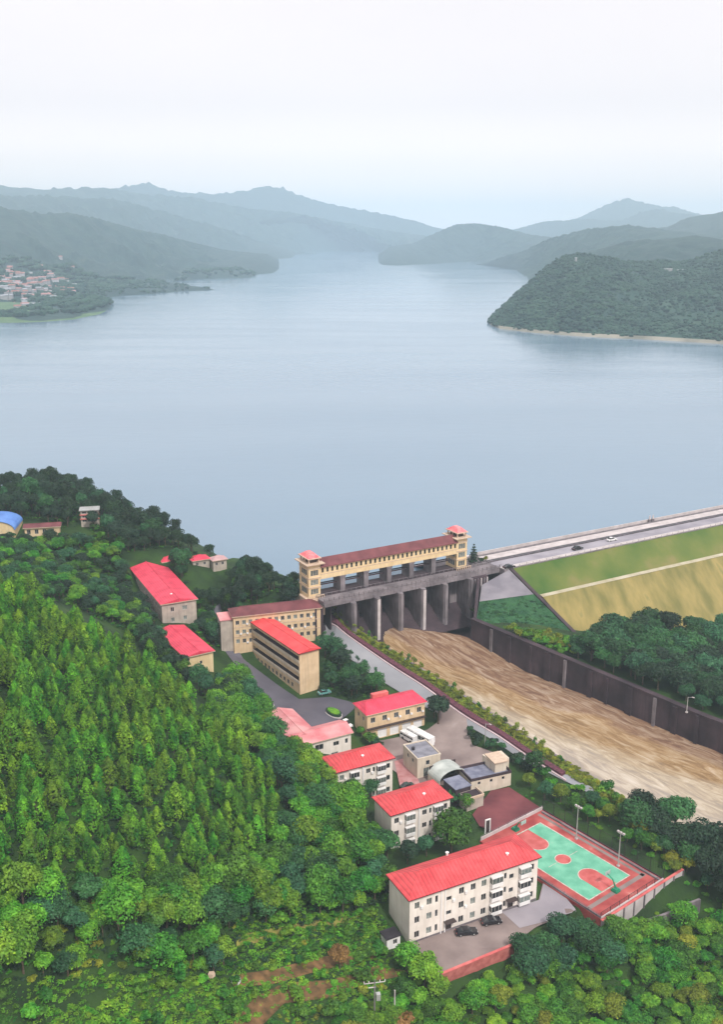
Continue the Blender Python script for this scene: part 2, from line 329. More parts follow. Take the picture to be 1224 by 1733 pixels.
for k in range(len(CUT)): bis(bm, CUT[k], CUT[(k+1) % len(CUT)])
dele = [f for f in bm.faces if inpoly(f.calc_center_median().x, f.calc_center_median().y, CUT)]
bmesh.ops.delete(bm, geom=dele, context='FACES')
me = bpy.data.meshes.new('ground'); bm.to_mesh(me); bm.free(); me.materials.append(M_TERR)
gobj = bpy.data.objects.new('ground', me); COL.objects.link(gobj); struct(gobj)

def drape(name, pts, m, dz=.15, px=True, kind='structure', thick=0):
    """a sheet laid on the ground along a polygon"""
    P = [ground(*p[:2]) if px else Vector((p[0], p[1], 0)) for p in pts]
    bm = bmesh.new(); f = bm.faces.new([bm.verts.new((p.x, p.y, 0)) for p in P])
    bmesh.ops.triangulate(bm, faces=[f])
    xs = [p.x for p in P]; ys = [p.y for p in P]
    x = math.floor(min(xs)/GS)*GS
    while x < max(xs): bmesh.ops.bisect_plane(bm, geom=bm.verts[:]+bm.edges[:]+bm.faces[:], plane_co=(x, 0, 0), plane_no=(1, 0, 0)); x += GS
    y = math.floor(min(ys)/GS)*GS
    while y < max(ys): bmesh.ops.bisect_plane(bm, geom=bm.verts[:]+bm.edges[:]+bm.faces[:], plane_co=(0, y, 0), plane_no=(0, 1, 0)); y += GS
    for v in bm.verts: v.co.z = float(hgt(v.co.x, v.co.y))+dz
    bmesh.ops.recalc_face_normals(bm, faces=bm.faces[:])
    if sum(f.normal.z for f in bm.faces) < 0: bmesh.ops.reverse_faces(bm, faces=bm.faces[:])
    me = bpy.data.meshes.new(name); bm.to_mesh(me); bm.free(); me.materials.append(m)
    o = bpy.data.objects.new(name, me); COL.objects.link(o)
    if kind: o['kind'] = kind
    return o
EXCL = []      # world polygons kept free of trees
def pave(name, pts, m, dz=.15, **k):
    EXCL.append([tuple(ground(*p[:2])[:2]) for p in pts]); return drape(name, pts, m, dz, **k)
def ribbon(p0, p1, off0, off1, n=24, px=True):
    """strip polygon between two offsets right of line p0->p1, world xy"""
    d = (V2(p1)-V2(p0)).normalized(); r = Vector((d.y, -d.x))
    return [tuple(V2(p0)+r*off0), tuple(V2(p1)+r*off0), tuple(V2(p1)+r*off1), tuple(V2(p0)+r*off1)]

# ---------------------------------------------------------------- lake and far land
WZ = 19.0
mw = bpy.data.materials.new('lake_water'); mw.use_nodes = True
n = mw.node_tree.nodes; l = mw.node_tree.links; p = n['Principled BSDF']
p.inputs['Base Color'].default_value = (.235, .365, .48, 1); p.inputs['Roughness'].default_value = .11; p.inputs['IOR'].default_value = 1.33
tc = n.new('ShaderNodeTexCoord'); mp = n.new('ShaderNodeMapping'); mp.inputs['Scale'].default_value = (.5, 1.3, 1); l.new(tc.outputs['Object'], mp.inputs[0])
nb = n.new('ShaderNodeTexNoise'); nb.inputs['Scale'].default_value = .12; nb.inputs['Detail'].default_value = 6; l.new(mp.outputs[0], nb.inputs[0])
b = n.new('ShaderNodeBump'); b.inputs['Strength'].default_value = .35; b.inputs['Distance'].default_value = .45; l.new(nb.outputs[0], b.inputs['Height']); l.new(b.outputs[0], p.inputs['Normal'])
mp3 = n.new('ShaderNodeMapping'); mp3.inputs['Scale'].default_value = (.25, 1, 1); l.new(tc.outputs['Object'], mp3.inputs[0])
nc = n.new('ShaderNodeTexNoise'); nc.inputs['Scale'].default_value = .006; nc.inputs['Detail'].default_value = 4; l.new(mp3.outputs[0], nc.inputs[0])
cr = n.new('ShaderNodeValToRGB'); cr.color_ramp.elements[0].position = .35; cr.color_ramp.elements[1].position = .68
cr.color_ramp.elements[0].color = (.150, .232, .315, 1); cr.color_ramp.elements[1].color = (.178, .262, .345, 1)
l.new(nc.outputs[0], cr.inputs[0]); l.new(cr.outputs[0], p.inputs['Base Color'])
mp4 = n.new('ShaderNodeMapping'); mp4.inputs['Scale'].default_value = (.3, 1.6, 1); mp4.inputs['Rotation'].default_value = (0, 0, .35); l.new(tc.outputs['Object'], mp4.inputs[0])
n4 = n.new('ShaderNodeTexNoise'); n4.inputs['Scale'].default_value = .011; n4.inputs['Detail'].default_value = 5; l.new(mp4.outputs[0], n4.inputs[0])
r4 = n.new('ShaderNodeMapRange'); r4.inputs[1].default_value = .4; r4.inputs[2].default_value = .62; r4.inputs[3].default_value = .07; r4.inputs[4].default_value = .15; l.new(n4.outputs[0], r4.inputs[0]); l.new(r4.outputs[0], p.inputs['Roughness'])
shore = [gw(-6, 5), gw(GLEN+8, 5)]
cd0 = V2(at(800,952,21)); cd1 = V2(at(1224,868,21)); cdir = (cd1-cd0).normalized(); cback = Vector((-cdir.y, cdir.x))
wp = [tuple(gw(-4, GY_BACK-1.2))[:2], tuple(gw(GLEN+7, GY_BACK-1.2))[:2], tuple(cd0), tuple(cd0+cdir*160), tuple(cd0+cdir*900), (9000, 900), (9000, 14000), (-9000, 14000), (-9000, 600), (-600, 520),
      tuple(at(-150,812,30))[:2], tuple(at(0,818,36))[:2], tuple(at(100,818,32))[:2], tuple(at(200,862,28))[:2], tuple(at(300,905,24))[:2], tuple(at(400,955,21))[:2], tuple(at(480,978,20))[:2]]
lake = link_mesh('lake_water', [(x, y, WZ) for x, y in wp], [tuple(range(len(wp)))], mw); struct(lake)
bm = bmesh.new(); bm.from_mesh(lake.data); bmesh.ops.triangulate(bm, faces=bm.faces[:]); bm.to_mesh(lake.data); bm.free()

M_HILL = mat('far_woodland', (.014, .040, .040), (.030, .064, .056), .02, c3=(.05, .075, .06), bump=3, bscale=.05, coords='Object')
M_HILLN = mat('near_shore_woodland', (.012, .042, .034), (.030, .072, .048), .012, c3=(.06, .095, .055), bump=2, bscale=.12, coords='Object')
M_SAND = mat('shore_sand', (.14, .14, .11), (.28, .26, .21), .03)
def resample(pts, n):
    d = [0]
    for a, b in zip(pts, pts[1:]): d.append(d[-1]+max(1e-6, (Vector(b)-Vector(a)).length))
    o = []
    for k in range(n):
        t = d[-1]*k/(n-1); i = max(0, min(len(pts)-2, int(np.searchsorted(d, t))-1)); u = (t-d[i])/(d[i+1]-d[i])
        o.append(Vector(pts[i]).lerp(Vector(pts[i+1]), min(1, max(0, u))))
    return o
def ridge(name, foot, crest, taper=(0, 0), nx=160, ny=26, prof=1.0, rough=.15, back=1.2, m=None, seed=0, flat=0.0, nscale=5.0):
    """hill range: foot line (water edge) up to crest line, then down the far side"""
    F_ = resample(foot, nx); C_ = resample(crest, nx); V = []; rows = ny+ny//2
    for j in range(rows+1):
        for i in range(nx):
            f, c = F_[i], C_[i].copy(); u_ = i/(nx-1); tp = (min(1, u_/taper[0]) if taper[0] else 1)*(min(1, (1-u_)/taper[1]) if taper[1] else 1); c.z = f.z+(c.z-f.z)*tp**.6; H = max(4.0, c.z-f.z); D = max((c-f).length, 1)
            if j <= ny:
                t = j/ny; tt = max(0, (t-flat)/(1-flat)); xy = f.lerp(c, t); z = f.z+(c.z-f.z)*(tt**prof)+min(t/.06, 1)*(3 if flat else 0)*(1-tt)
                amp = math.sin(math.pi*min(1, max(0, t)))**.7
            else:
                t = (j-ny)/(rows-ny); dirn = Vector((c.x-f.x, c.y-f.y, 0)).normalized(); xy = c+dirn*D*back*t
                z = c.z*(1-t)+(WZ-6)*t; amp = 0.4*math.sin(math.pi*t)
            nn = float(fbm(xy.x/D*nscale+seed, xy.y/D*nscale, 5, seed))-.5
            gul = abs(float(fbm(xy.x/D*nscale*1.8+9+seed, xy.y/D*nscale*.5, 4, seed+5))-.5)
            cn = (float(fbm(xy.x/D*11+seed, xy.y/D*11, 4, seed+9))-.5)*H*.10*(1 if j > ny*.7 else 0)*(min(1, (j-ny*.7)/(ny*.3)))*min(1, tp*1.0)
            V.append((xy.x, xy.y, z+(nn*1.2-gul*1.5+.25)*amp*rough*H*4.2+(cn if j <= ny else cn*(1-t))))
    Fc = [(j*nx+i, j*nx+i+1, (j+1)*nx+i+1, (j+1)*nx+i) for j in range(rows) for i in range(nx-1)]
    return struct(link_mesh(name, V, Fc, m or M_HILL, None, True))
W = lambda px, py: at(px, py, WZ-1)
def crestline(pts, d0, d1): n = len(pts)-1; return [atd(x, y, d0+(d1-d0)*k/n) for k, (x, y) in enumerate(pts)]
# left side
ridge('village_hill', [W(-120,549), W(0,545), W(60,547), W(130,541), W(180,528), W(192,519), W(186,507), W(200,499), W(240,490), W(300,482), W(360,470), W(410,462), W(440,446), W(470,434)],
      crestline([(-120,345),(0,352),(60,360),(130,362),(170,372),(220,385),(280,398),(330,411),(380,423),(430,428),(472,431)], 3000, 4600), (0, .05), seed=3, flat=.30, prof=1.3, rough=.10)
ridge('mid_left_hills', [W(-150,470), W(100,450), W(300,440), W(430,434), W(500,424)],
      crestline([(-150,330),(0,331),(60,330),(120,334),(200,337),(240,350),(300,366),(370,386),(400,400),(440,412),(500,421)], 5200, 6600), (0, .06), seed=11, rough=.10)
ridge('far_left_hills', [W(-150,433), W(200,432), W(500,427), W(620,425), W(760,432)],
      crestline([(-150,305),(0,313),(60,319),(180,318),(250,330),(320,334),(400,350),(480,358),(540,368),(620,384),(700,396),(760,402)], 7200, 7600), (0, .05), seed=23, rough=.08)
ridge('distant_left_mountains', [at(-100,420,WZ), at(300,420,WZ), at(800,420,WZ)],
      crestline([(-100,322),(120,322),(200,318),(250,309),(290,324),(370,328),(420,322),(438,316),(476,316),(490,325),(560,346),(640,360),(700,373),(740,386),(800,392)], 9200, 9300), seed=31, rough=.05)
# right side
ridge('far_right_hills', [W(640,428), W(720,434), W(800,445), W(880,448), W(980,450)],
      crestline([(640,420),(700,412),(740,393),(775,379),(800,378),(850,384),(900,398),(960,404),(990,410)], 5600, 5200), (.06, .06), seed=41, rough=.09)
ridge('distant_right_mountains', [at(820,421,WZ), at(1000,421,WZ), at(1300,421,WZ)],
      crestline([(820,396),(870,388),(920,375),(1000,370),(1050,374),(1090,357),(1120,354),(1160,362),(1200,366),(1300,360)], 8400, 8000), seed=43, rough=.06)
ridge('faint_right_peak', [at(900,417,WZ), at(1100,417,WZ), at(1300,417,WZ)],
      crestline([(900,388),(980,368),(1030,345),(1062,335),(1095,345),(1150,352),(1200,366),(1300,372)], 9900, 9900), seed=47, rough=.04)
ridge('east_right_hills', [W(940,452), W(1100,460), W(1300,470)],
      crestline([(940,412),(1000,404),(1080,392),(1130,384),(1170,367),(1224,358),(1300,352)], 5000, 4400), seed=53, rough=.08)
ridge('mid_right_hill', [W(800,447), W(870,455), W(892,470), W(896,485), W(930,500), W(1080,500), W(1300,500)],
      crestline([(850,437),(890,425),(930,404),(990,388),(1060,381),(1120,388),(1200,398),(1300,402)], 3900, 3500), (.05, 0), seed=59, rough=.09)
ridge('rear_right_hill', [W(880,505), W(1000,520), W(1300,530)],
      crestline([(940,446),(990,428),(1060,409),(1130,404),(1180,400),(1224,404),(1300,400)], 2500, 2300), (.06, 0), seed=61, rough=.08)
ridge('near_right_headland', [W(829,549), W(845,557), W(900,563), W(960,568), W(1030,572), W(1100,575), W(1224,583), W(1330,590)],
      [atd(831,548,1510.), atd(850,530,1570.), atd(880,500,1650.), atd(915,468,1730.), atd(950,438,1800.), atd(972,430,1820.), atd(1000,432,1840.), atd(1040,440,1860.), atd(1100,444,1880.), atd(1160,442,1900.), atd(1200,430,1900), atd(1250,418,1900), atd(1330,405,1900)],
      nx=260, ny=60, seed=71, rough=.06, m=M_HILLN, prof=.9, back=.8, nscale=7)
# the ranges go on beyond both sides of the frame
ridge('western_hills', [W(-1500,520), W(-700,560), W(-300,545), W(-60,549)], crestline([(-1500,330),(-900,346),(-400,338),(-60,356)], 2700, 3100), (.1, .08), seed=83, flat=.2, prof=1.2, rough=.09)
ridge('western_far_hills', [W(-1700,450), W(-800,452), W(-120,452)], crestline([(-1700,318),(-1000,322),(-500,312),(-110,326)], 5200, 5400), (.1, .08), seed=87, rough=.09)
ridge('eastern_hills', [W(1270,596), W(1700,600), W(2400,560)], crestline([(1270,430),(1500,388),(1900,370),(2400,380)], 1950, 2300), (.1, .1), seed=89, rough=.08, m=M_HILLN)
ridge('eastern_far_hills', [W(1230,470), W(1700,470), W(2400,470)], crestline([(1230,372),(1500,350),(1900,345),(2400,355)], 4600, 4800), (.08, .1), seed=91, rough=.08)
def spit(name, pts_px, h, m=M_HILL, seed=0):
    P = resample([at(x, y, WZ-.8) for x, y in pts_px]+[at(*pts_px[0], WZ-.8)], 90); c = sum(P, Vector())/len(P); V = []; K = 10
    for j in range(K+1):
        t = j/K
        for q in P:
            r = q.lerp(c, t*.97); nn = float(fbm(r.x*.012+seed, r.y*.012, 4, seed))
            V.append((r.x, r.y, WZ-.8+h*min(1, t*2.4)**.8*(.5+nn)))
    N = len(P); Fc = [(j*N+i, j*N+(i+1) % N, (j+1)*N+(i+1) % N, (j+1)*N+i) for j in range(K) for i in range(N)]
    return struct(link_mesh(name, V, Fc, m, None, True))
spit('long_spit', [(140,512),(200,502),(265,498),(310,494),(368,491),(350,487),(300,483),(240,480),(150,484)], 9, seed=1)
spit('far_spit', [(290,478),(330,474),(380,472),(425,470),(441,464),(425,459),(370,458),(300,464)], 16, seed=2)
spit('village_shore', [(-60,550),(60,548),(130,543),(178,532),(194,521),(150,512),(60,510),(-60,512)], 5, m=mat('shore_meadow', (.06, .13, .06), (.11, .18, .08), .02), seed=4)
spit('thin_far_spit', [(470,432),(500,431),(540,430),(500,426),(480,427)], 6, seed=6)
def shoreband(name, pts, wd, m=M_SAND):
    P = resample([at(x, y, WZ) for x, y in pts], 80); V = []; F_ = []
    for k, q in enumerate(P):
        ww = wd*(.35+1.3*float(fbm(k*.18, 3.3, 3, 5)))
        V += [(q.x, q.y-ww*.35, WZ-.3), (q.x, q.y+ww, WZ+3.2), (q.x, q.y+ww*1.1, WZ-3)]
    for k in range(len(P)-1):
        for s_ in (0, 1): F_.append((3*k+s_, 3*k+3+s_, 3*k+4+s_, 3*k+1+s_))
    return struct(link_mesh(name, V, F_, m))
shoreband('sandy_shore', [(830,549.5),(845,556),(900,562.5),(960,567.5),(1030,571.5),(1100,574.5),(1224,582),(1320,588)], 11)

# ---------------------------------------------------------------- dam
def cp(t, off, z): q = cd0+cdir*t+cback*off; return (q.x, q.y, z)
cfront = V2(at(865,962,22)); OFR = (cfront-cd0).dot(cback); T0 = (cfront-cd0).dot(cdir)
bermp = V2(at(1075,972,15)); OFB = (bermp-cd0).dot(cback)
toep = V2(at(990,1085,7.5)); OFT = (toep-cd0).dot(cback); TT = (toep-cd0).dot(cdir)
TB = (V2(at(915,1008,15))-cd0).dot(cdir)
M_DAMG = mat('dam_turf', (.045, .105, .014), (.120, .150, .030), .05, detail=9, c3=(.20, .17, .06), stretch=(1, .6, 1), lo=.34, hi=.58)
M_DAMY = mat('dry_dam_turf', (.15, .14, .040), (.30, .235, .08), .08, detail=10, c3=(.13, .14, .045), stretch=(2.4, .5, 1), lo=.36, hi=.64)
M_DAMD = mat('dark_ivy_slope', (.012, .060, .024), (.030, .105, .038), .25, bump=.3, bscale=1.2)
M_DAMC = mat('side_slope_concrete', (.17, .16, .19), (.26, .245, .275), .15, detail=8)
TE = 420
def loft(name, rows, m, uneven=.25, step=5, seed=0):
    """rows: list of (t0, off, z); each row runs from its own t0 to TE"""
    n = int((TE-T0)/step); V = []
    for (t0, off, z) in rows:
        for k in range(n+1):
            t = t0+(TE-t0)*k/n; V.append(cp(t, off, z+(float(fbm(t*.15, off*.2, 3, seed))-.5)*uneven))
    Fc = [((j)*(n+1)+k, j*(n+1)+k+1, (j+1)*(n+1)+k+1, (j+1)*(n+1)+k) for j in range(len(rows)-1) for k in range(n)]
    return struct(link_mesh(name, V, Fc, m))
def lerp(a, b, t): return a+(b-a)*t
up_rows = [(lerp(TB, T0, k/5), lerp(OFB, OFR, k/5), lerp(15, 21.8, k/5)) for k in range(6)]
lo_rows = [(TT+6, OFT-14, 2.5)]+[(lerp(TT, TB, k/6), lerp(OFT, OFB-1.2, k/6), lerp(6.8, 14.9, k/6)) for k in range(7)]
loft('dam_upper_slope', up_rows, M_DAMG, .35, seed=2); loft('dam_lower_slope', lo_rows, M_DAMY, .35, seed=4)
loft('dam_berm_path', [(TB, OFB-1.3, 14.95), (TB, OFB+.5, 15.35)], mat('berm_path', (.34, .30, .20), (.46, .42, .32), .2), .05)
# crest deck with road, walks and parapets, as one solid bank under separate sheets
ctop = [cp(T0-3, OFR, 0), cp(TE, OFR, 0), cp(TE, OFR+20, 0), cp(T0-26, OFR+20, 0), cp(T0-26, OFR+9, 0), cp(T0-3, OFR+9, 0)]
struct(MB().prism(ctop, 6, 22.0).build('dam_crest', M_CONC))
def cband(name, o0, o1, z, m, t0=-3, t1=None):
    q = [cp(T0+t0, OFR+o0, 0), cp(TE, OFR+o0, 0), cp(TE, OFR+o1, 0), cp(T0+t0, OFR+o1, 0)]
    return MB().prism(q, 21.5, z-4).build(name, m)
struct(cband('crest_road', 3.2, 9.6, 26.03, mat('crest_asphalt', (.22, .205, .24), (.33, .31, .35), .1)))
struct(cband('crest_walk', .5, 3.0, 26.16, M_CONCL)); struct(cband('crest_inner_walk', 12.2, 17.4, 26.12, M_CONCL))
struct(cband('crest_planting', 10.0, 12.0, 26.3, mat('crest_hedge', (.055, .06, .06), (.12, .10, .12), .5, bump=.2, bscale=2)))
struct(cband('crest_verge', 17.6, 18.6, 26.25, mat('crest_verge', (.12, .11, .12), (.20, .18, .19), .5)))
# riprap on the lake side
V = []; 
for k in range(90):
    t = T0-26+k*5.0
    V += [cp(t, OFR+20, 22.0), cp(t, OFR+32, 18.0)]
struct(link_mesh('riprap_slope', V, [(2*k, 2*k+2, 2*k+3, 2*k+1) for k in range(89)], mat('riprap', (.52, .46, .49), (.68, .63, .66), .5, bump=.3, bscale=1)))
def parapet(name, label, off, h, m, every=4.0, t0=-2, t1=280, solid=False, tk=.25):
    """post-and-rail or solid parapet along the dam crest"""
    r = thing(name, label, 'parapet' if solid else 'railing', cp(T0+t0, OFR+off, 22.0), math.atan2(cdir.y, cdir.x))
    if solid:
        MB().box(0, t1-t0, -tk/2, tk/2, 0, h).build('wall', m, r); MB().box(-.1, t1-t0+.1, -tk/2-.08, tk/2+.08, h, h+.12).build('coping', M_CONCL, r)
    else:
        a = MB()
        for z in (.45, h): a.box(0, t1-t0, -.05, .05, z-.05, z+.05)
        a.build('rail', m, r); posts([(x-.09, x+.09, -.09, .09, 0, h+.1) for x in np.arange(0, t1-t0+.1, every)][:100], 'post', m, r)
    return r
parapet('crest_parapet', 'pale solid parapet wall along the lake side of the dam crest', 19.6, 1.1, M_CONCL, solid=True)
parapet('crest_railing', 'low pale railing along the grass side of the dam crest road', .2, 1.0, M_CONCL, every=3.3)

# side slope between dam end and right channel wall
side = MB()
pA = Vector(cp(T0, OFR, 21.9)); pB = Vector(cp(TT, OFT, 6.9)); pC = at(816,990,17.5); wtop = 12.9
pD = at(806,1050,12.5)
pm = pA.lerp(pB, .36); pn = at(812,1018,14.5)
M_IVY = M_DAMD
struct(link_mesh('side_slope_paving', [pC, pn, pm, pA], [(0, 1, 2, 3)], M_DAMC))
V = []; NX, NY = 24, 16
pE = Vector((RW0.x, RW0.y, 12.0))+Vector((rdir.x, rdir.y, 0))*26
for j in range(NY+1):
    for i in range(NX+1):
        a_ = pm.lerp(pB, j/NY); b_ = pn.lerp(pD, j/NY).lerp(pE, 0); q = b_.lerp(a_, i/NX); V.append((q.x, q.y, q.z-.05+(float(fbm(q.x*.4, q.y*.4, 3, 8))-.5)*.8*(1 if 0 < i < NX and 0 < j else 0)))
ivy = link_mesh('ivy_slope', V, [(j*(NX+1)+i, j*(NX+1)+i+1, (j+1)*(NX+1)+i+1, (j+1)*(NX+1)+i) for j in range(NY) for i in range(NX)], M_IVY); struct(ivy)
dd = (pB-pA); MBk = MB(); nrm = Vector((-dd.y, dd.x, 0)).normalized()*.7
link = [pA+nrm, pA-nrm, pB-nrm, pB+nrm]
struct(link_mesh('slope_kerb', [v+Vector((0, 0, .35)) for v in link]+[v-Vector((0, 0, .6)) for v in link], [(0, 1, 2, 3), (0, 4, 5, 1), (1, 5, 6, 2), (2, 6, 7, 3), (3, 7, 4, 0)], M_CONCD))

# ---------------------------------------------------------------- spillway channel
def lside(s): return LB0+bdir*s
def rside(s): return RWa+rdir*s
LL = (LB1-LB0).length; RL = (RWb-RWa).length
M_CHAN = None
m = bpy.data.materials.new('spillway_floor'); m.use_nodes = True; M_CHAN = m
n = m.node_tree.nodes; l = m.node_tree.links; p = n['Principled BSDF']; p.inputs['Roughness'].default_value = .9
uv = n.new('ShaderNodeAttribute'); uv.attribute_name = 'flow'
mp = n.new('ShaderNodeMapping'); mp.inputs['Scale'].default_value = (1.25, 4.4, 1); l.new(uv.outputs['Vector'], mp.inputs[0])
no = n.new('ShaderNodeTexNoise'); no.inputs['Scale'].default_value = 4.5; no.inputs['Detail'].default_value = 12; no.inputs['Roughness'].default_value = .68; no.inputs['Distortion'].default_value = 1.2; l.new(mp.outputs[0], no.inputs[0])
cr = n.new('ShaderNodeValToRGB'); l.new(no.outputs[0], cr.inputs[0]); e = cr.color_ramp.elements
e[0].position = .30; e[0].color = (.060, .036, .026, 1); e[1].position = .68; e[1].color = (.64, .55, .45, 1)
for ps, c in ((.42, (.16, .095, .05)), (.49, (.30, .20, .105)), (.57, (.46, .36, .24))):
    x = cr.color_ramp.elements.new(ps); x.color = (*c, 1)
# broad zones: greyer rock toward the left bank, dark wet silt beside the right wall
sp = n.new('ShaderNodeSeparateXYZ'); l.new(uv.outputs['Vector'], sp.inputs[0])
n2 = n.new('ShaderNodeTexNoise'); n2.inputs['Scale'].default_value = 2.2; n2.inputs['Detail'].default_value = 4; l.new(uv.outputs['Vector'], n2.inputs[0])
ad = n.new('ShaderNodeMath'); ad.operation = 'MULTIPLY_ADD'; ad.inputs[1].default_value = .5; l.new(n2.outputs[0], ad.inputs[0]); l.new(sp.outputs[1], ad.inputs[2])
sa = n.new('ShaderNodeMath'); sa.operation = 'MULTIPLY_ADD'; sa.inputs[1].default_value = -.26; sa.inputs[2].default_value = .34; l.new(sp.outputs[0], sa.inputs[0])
sb = n.new('ShaderNodeMath'); sb.operation = 'ADD'; l.new(ad.outputs[0], sb.inputs[0]); l.new(sa.outputs[0], sb.inputs[1])
r2 = n.new('ShaderNodeValToRGB'); l.new(sb.outputs[0], r2.inputs[0]); q = r2.color_ramp.elements
q[0].position = .30; q[0].color = (.44, .41, .37, 1); q[1].position = 1.15; q[1].color = (.14, .065, .045, 1)
for ps, c in ((.50, (.42, .37, .29)), (.66, (.24, .145, .055)), (.92, (.28, .17, .075))):
    x = r2.color_ramp.elements.new(ps); x.color = (*c, 1)
mm = n.new('ShaderNodeMixRGB'); mm.inputs[0].default_value = .55; l.new(cr.outputs[0], mm.inputs[1]); l.new(r2.outputs[0], mm.inputs[2]); l.new(mm.outputs[0], p.inputs['Base Color'])
bp = n.new('ShaderNodeBump'); bp.inputs['Distance'].default_value = .3; bp.inputs['Strength'].default_value = .8; l.new(no.outputs[0], bp.inputs['Height']); l.new(bp.outputs[0], p.inputs['Normal'])
NS, NT = 120, 40; V = []; FL = []
def floorz(s, t):
    z = 6.3-4.1*min(1, max(0, s/26))-2.6*min(1, max(0, (s-26)/90)); return z
for i in range(NS+1):
    for j in range(NT+1):
        s_ = -6+(i/NS)*190; a_ = lside(s_); b_ = rside(min(s_*.95, RL)); q = a_.lerp(b_, j/NT*1.02-.01)
        z = floorz(s_, j/NT)+(float(fbm(s_*.035, j*.13, 5, 3))-.5)*2.6*min(1, max(0, (s_-8)/14))+(float(fbm(s_*.2, j*.5, 3, 6))-.5)*.7
        V.append((q.x, q.y, z)); FL.append((s_/60.0, j/NT, 0))
chan = struct(link_mesh('spillway_channel', V, [(i*(NT+1)+j, i*(NT+1)+j+1, (i+1)*(NT+1)+j+1, (i+1)*(NT+1)+j) for i in range(NS) for j in range(NT)], M_CHAN, None, True))
fa = chan.data.attributes.new('flow', 'FLOAT_VECTOR', 'POINT'); fa.data.foreach_set('vector', np.array(FL).ravel())
# spillway sill (ogee) under the gates, from the gates down to the channel head
V = []; pr_ = [(5.5, 11.5), (3, 11.2), (0, 9.4), (-3, 7.2), (-6, 5.6), (-9, 4.6), (-12, 3.6)]
for x in (2.0, GLEN+5):
    for y, z in pr_: V.append(tuple(gw(x, y, z)))
k_ = len(pr_)
struct(link_mesh('spillway_sill', V, [(i, k_+i, k_+i+1, i+1) for i in range(k_-1)], M_CONCD, None, True))
struct(MB().prism([tuple(gw(2, -6))[:2], tuple(V2(LB0)+bdir*14), tuple(RW0+rdir*6), tuple(RW0), tuple(gw(GLEN+12, 0))[:2], tuple(gw(GLEN+5, 5))[:2]], -2, .9).build('channel_bed', M_CONCD))
# right retaining wall
rw_ang = math.atan2(rdir.y, rdir.x)
RWT = 12.6
rwall = thing('retaining_wall', 'tall dark stained concrete wall with buttresses along the far side of the spillway', 'wall', (RWa.x, RWa.y, 0), rw_ang)
def wt(s): return 13.6-4.6*min(1, s/90)
a = MB(); s_ = 0
while s_ < RL-6:
    s2 = s_+6; i = len(a.v); zt0, zt1 = wt(s_), wt(s2)
    a.v += [(s_, 0, -4), (s2, 0, -4), (s2, 1.6, -4), (s_, 1.6, -4), (s_, 0, zt0), (s2, 0, zt1), (s2, 1.6, zt1), (s_, 1.6, zt0)]
    a.f += [(i, i+1, i+5, i+4), (i+4, i+5, i+6, i+7), (i+2, i+3, i+7, i+6)]
    s_ = s2
a.build('wall', M_CONCD, rwall)
a = MB(); s_ = 0
while s_ < RL-8:
    i = len(a.v); s2 = s_+6; zt0, zt1 = wt(s_), wt(s2)
    a.v += [(s_, -.25, zt0+.02), (s2, -.25, zt1+.02), (s2, 1.8, zt1+.02), (s_, 1.8, zt0+.02), (s_, -.25, zt0+.45), (s2, -.25, zt1+.45), (s2, 1.8, zt1+.45), (s_, 1.8, zt0+.45)]
    a.f += [(i, i+3, i+2, i+1), (i+4, i+5, i+6, i+7), (i, i+1, i+5, i+4), (i+2, i+3, i+7, i+6)]; s_ = s2
a.build('coping', M_CONCD, rwall)
s_ = 9
k = 0
while s_ < RL-10:
    wd = (1.0, 1.6, 1.0, 2.2)[k % 4]; MB().box(s_, s_+wd, -.55, .05, -4, wt(s_)-.3).build('buttress', M_CONCD if k % 4 else M_CONC, rwall); s_ += (7.5, 9.5, 6.5)[k % 3]; k += 1
tag_ = MB()
# toe ledge
link = []
# left bank wall
lb_ang = math.atan2(bdir.y, bdir.x)
lwall = thing('bank_wall', 'low concrete wall holding the road bank on the near side of the spillway', 'wall', (LB0.x, LB0.y, 0), lb_ang)
a = MB(); s_ = 0
while s_ < LL:
    s2 = s_+4; q0 = LB0+bdir*s_; q1 = LB0+bdir*s2; z0 = float(hgt(q0.x, q0.y))+.2; z1 = float(hgt(q1.x, q1.y))+.2; i = len(a.v)
    a.v += [(s_, 0, -4), (s2, 0, -4), (s2, -.7, -4), (s_, -.7, -4), (s_, 0, z0), (s2, 0, z1), (s2, -.7, z1), (s_, -.7, z0)]
    a.f += [(i+1, i, i+4, i+5), (i+4, i+7, i+6, i+5), (i+3, i+2, i+6, i+7)]
    s_ = s2
a.build('wall', M_CONC, lwall)

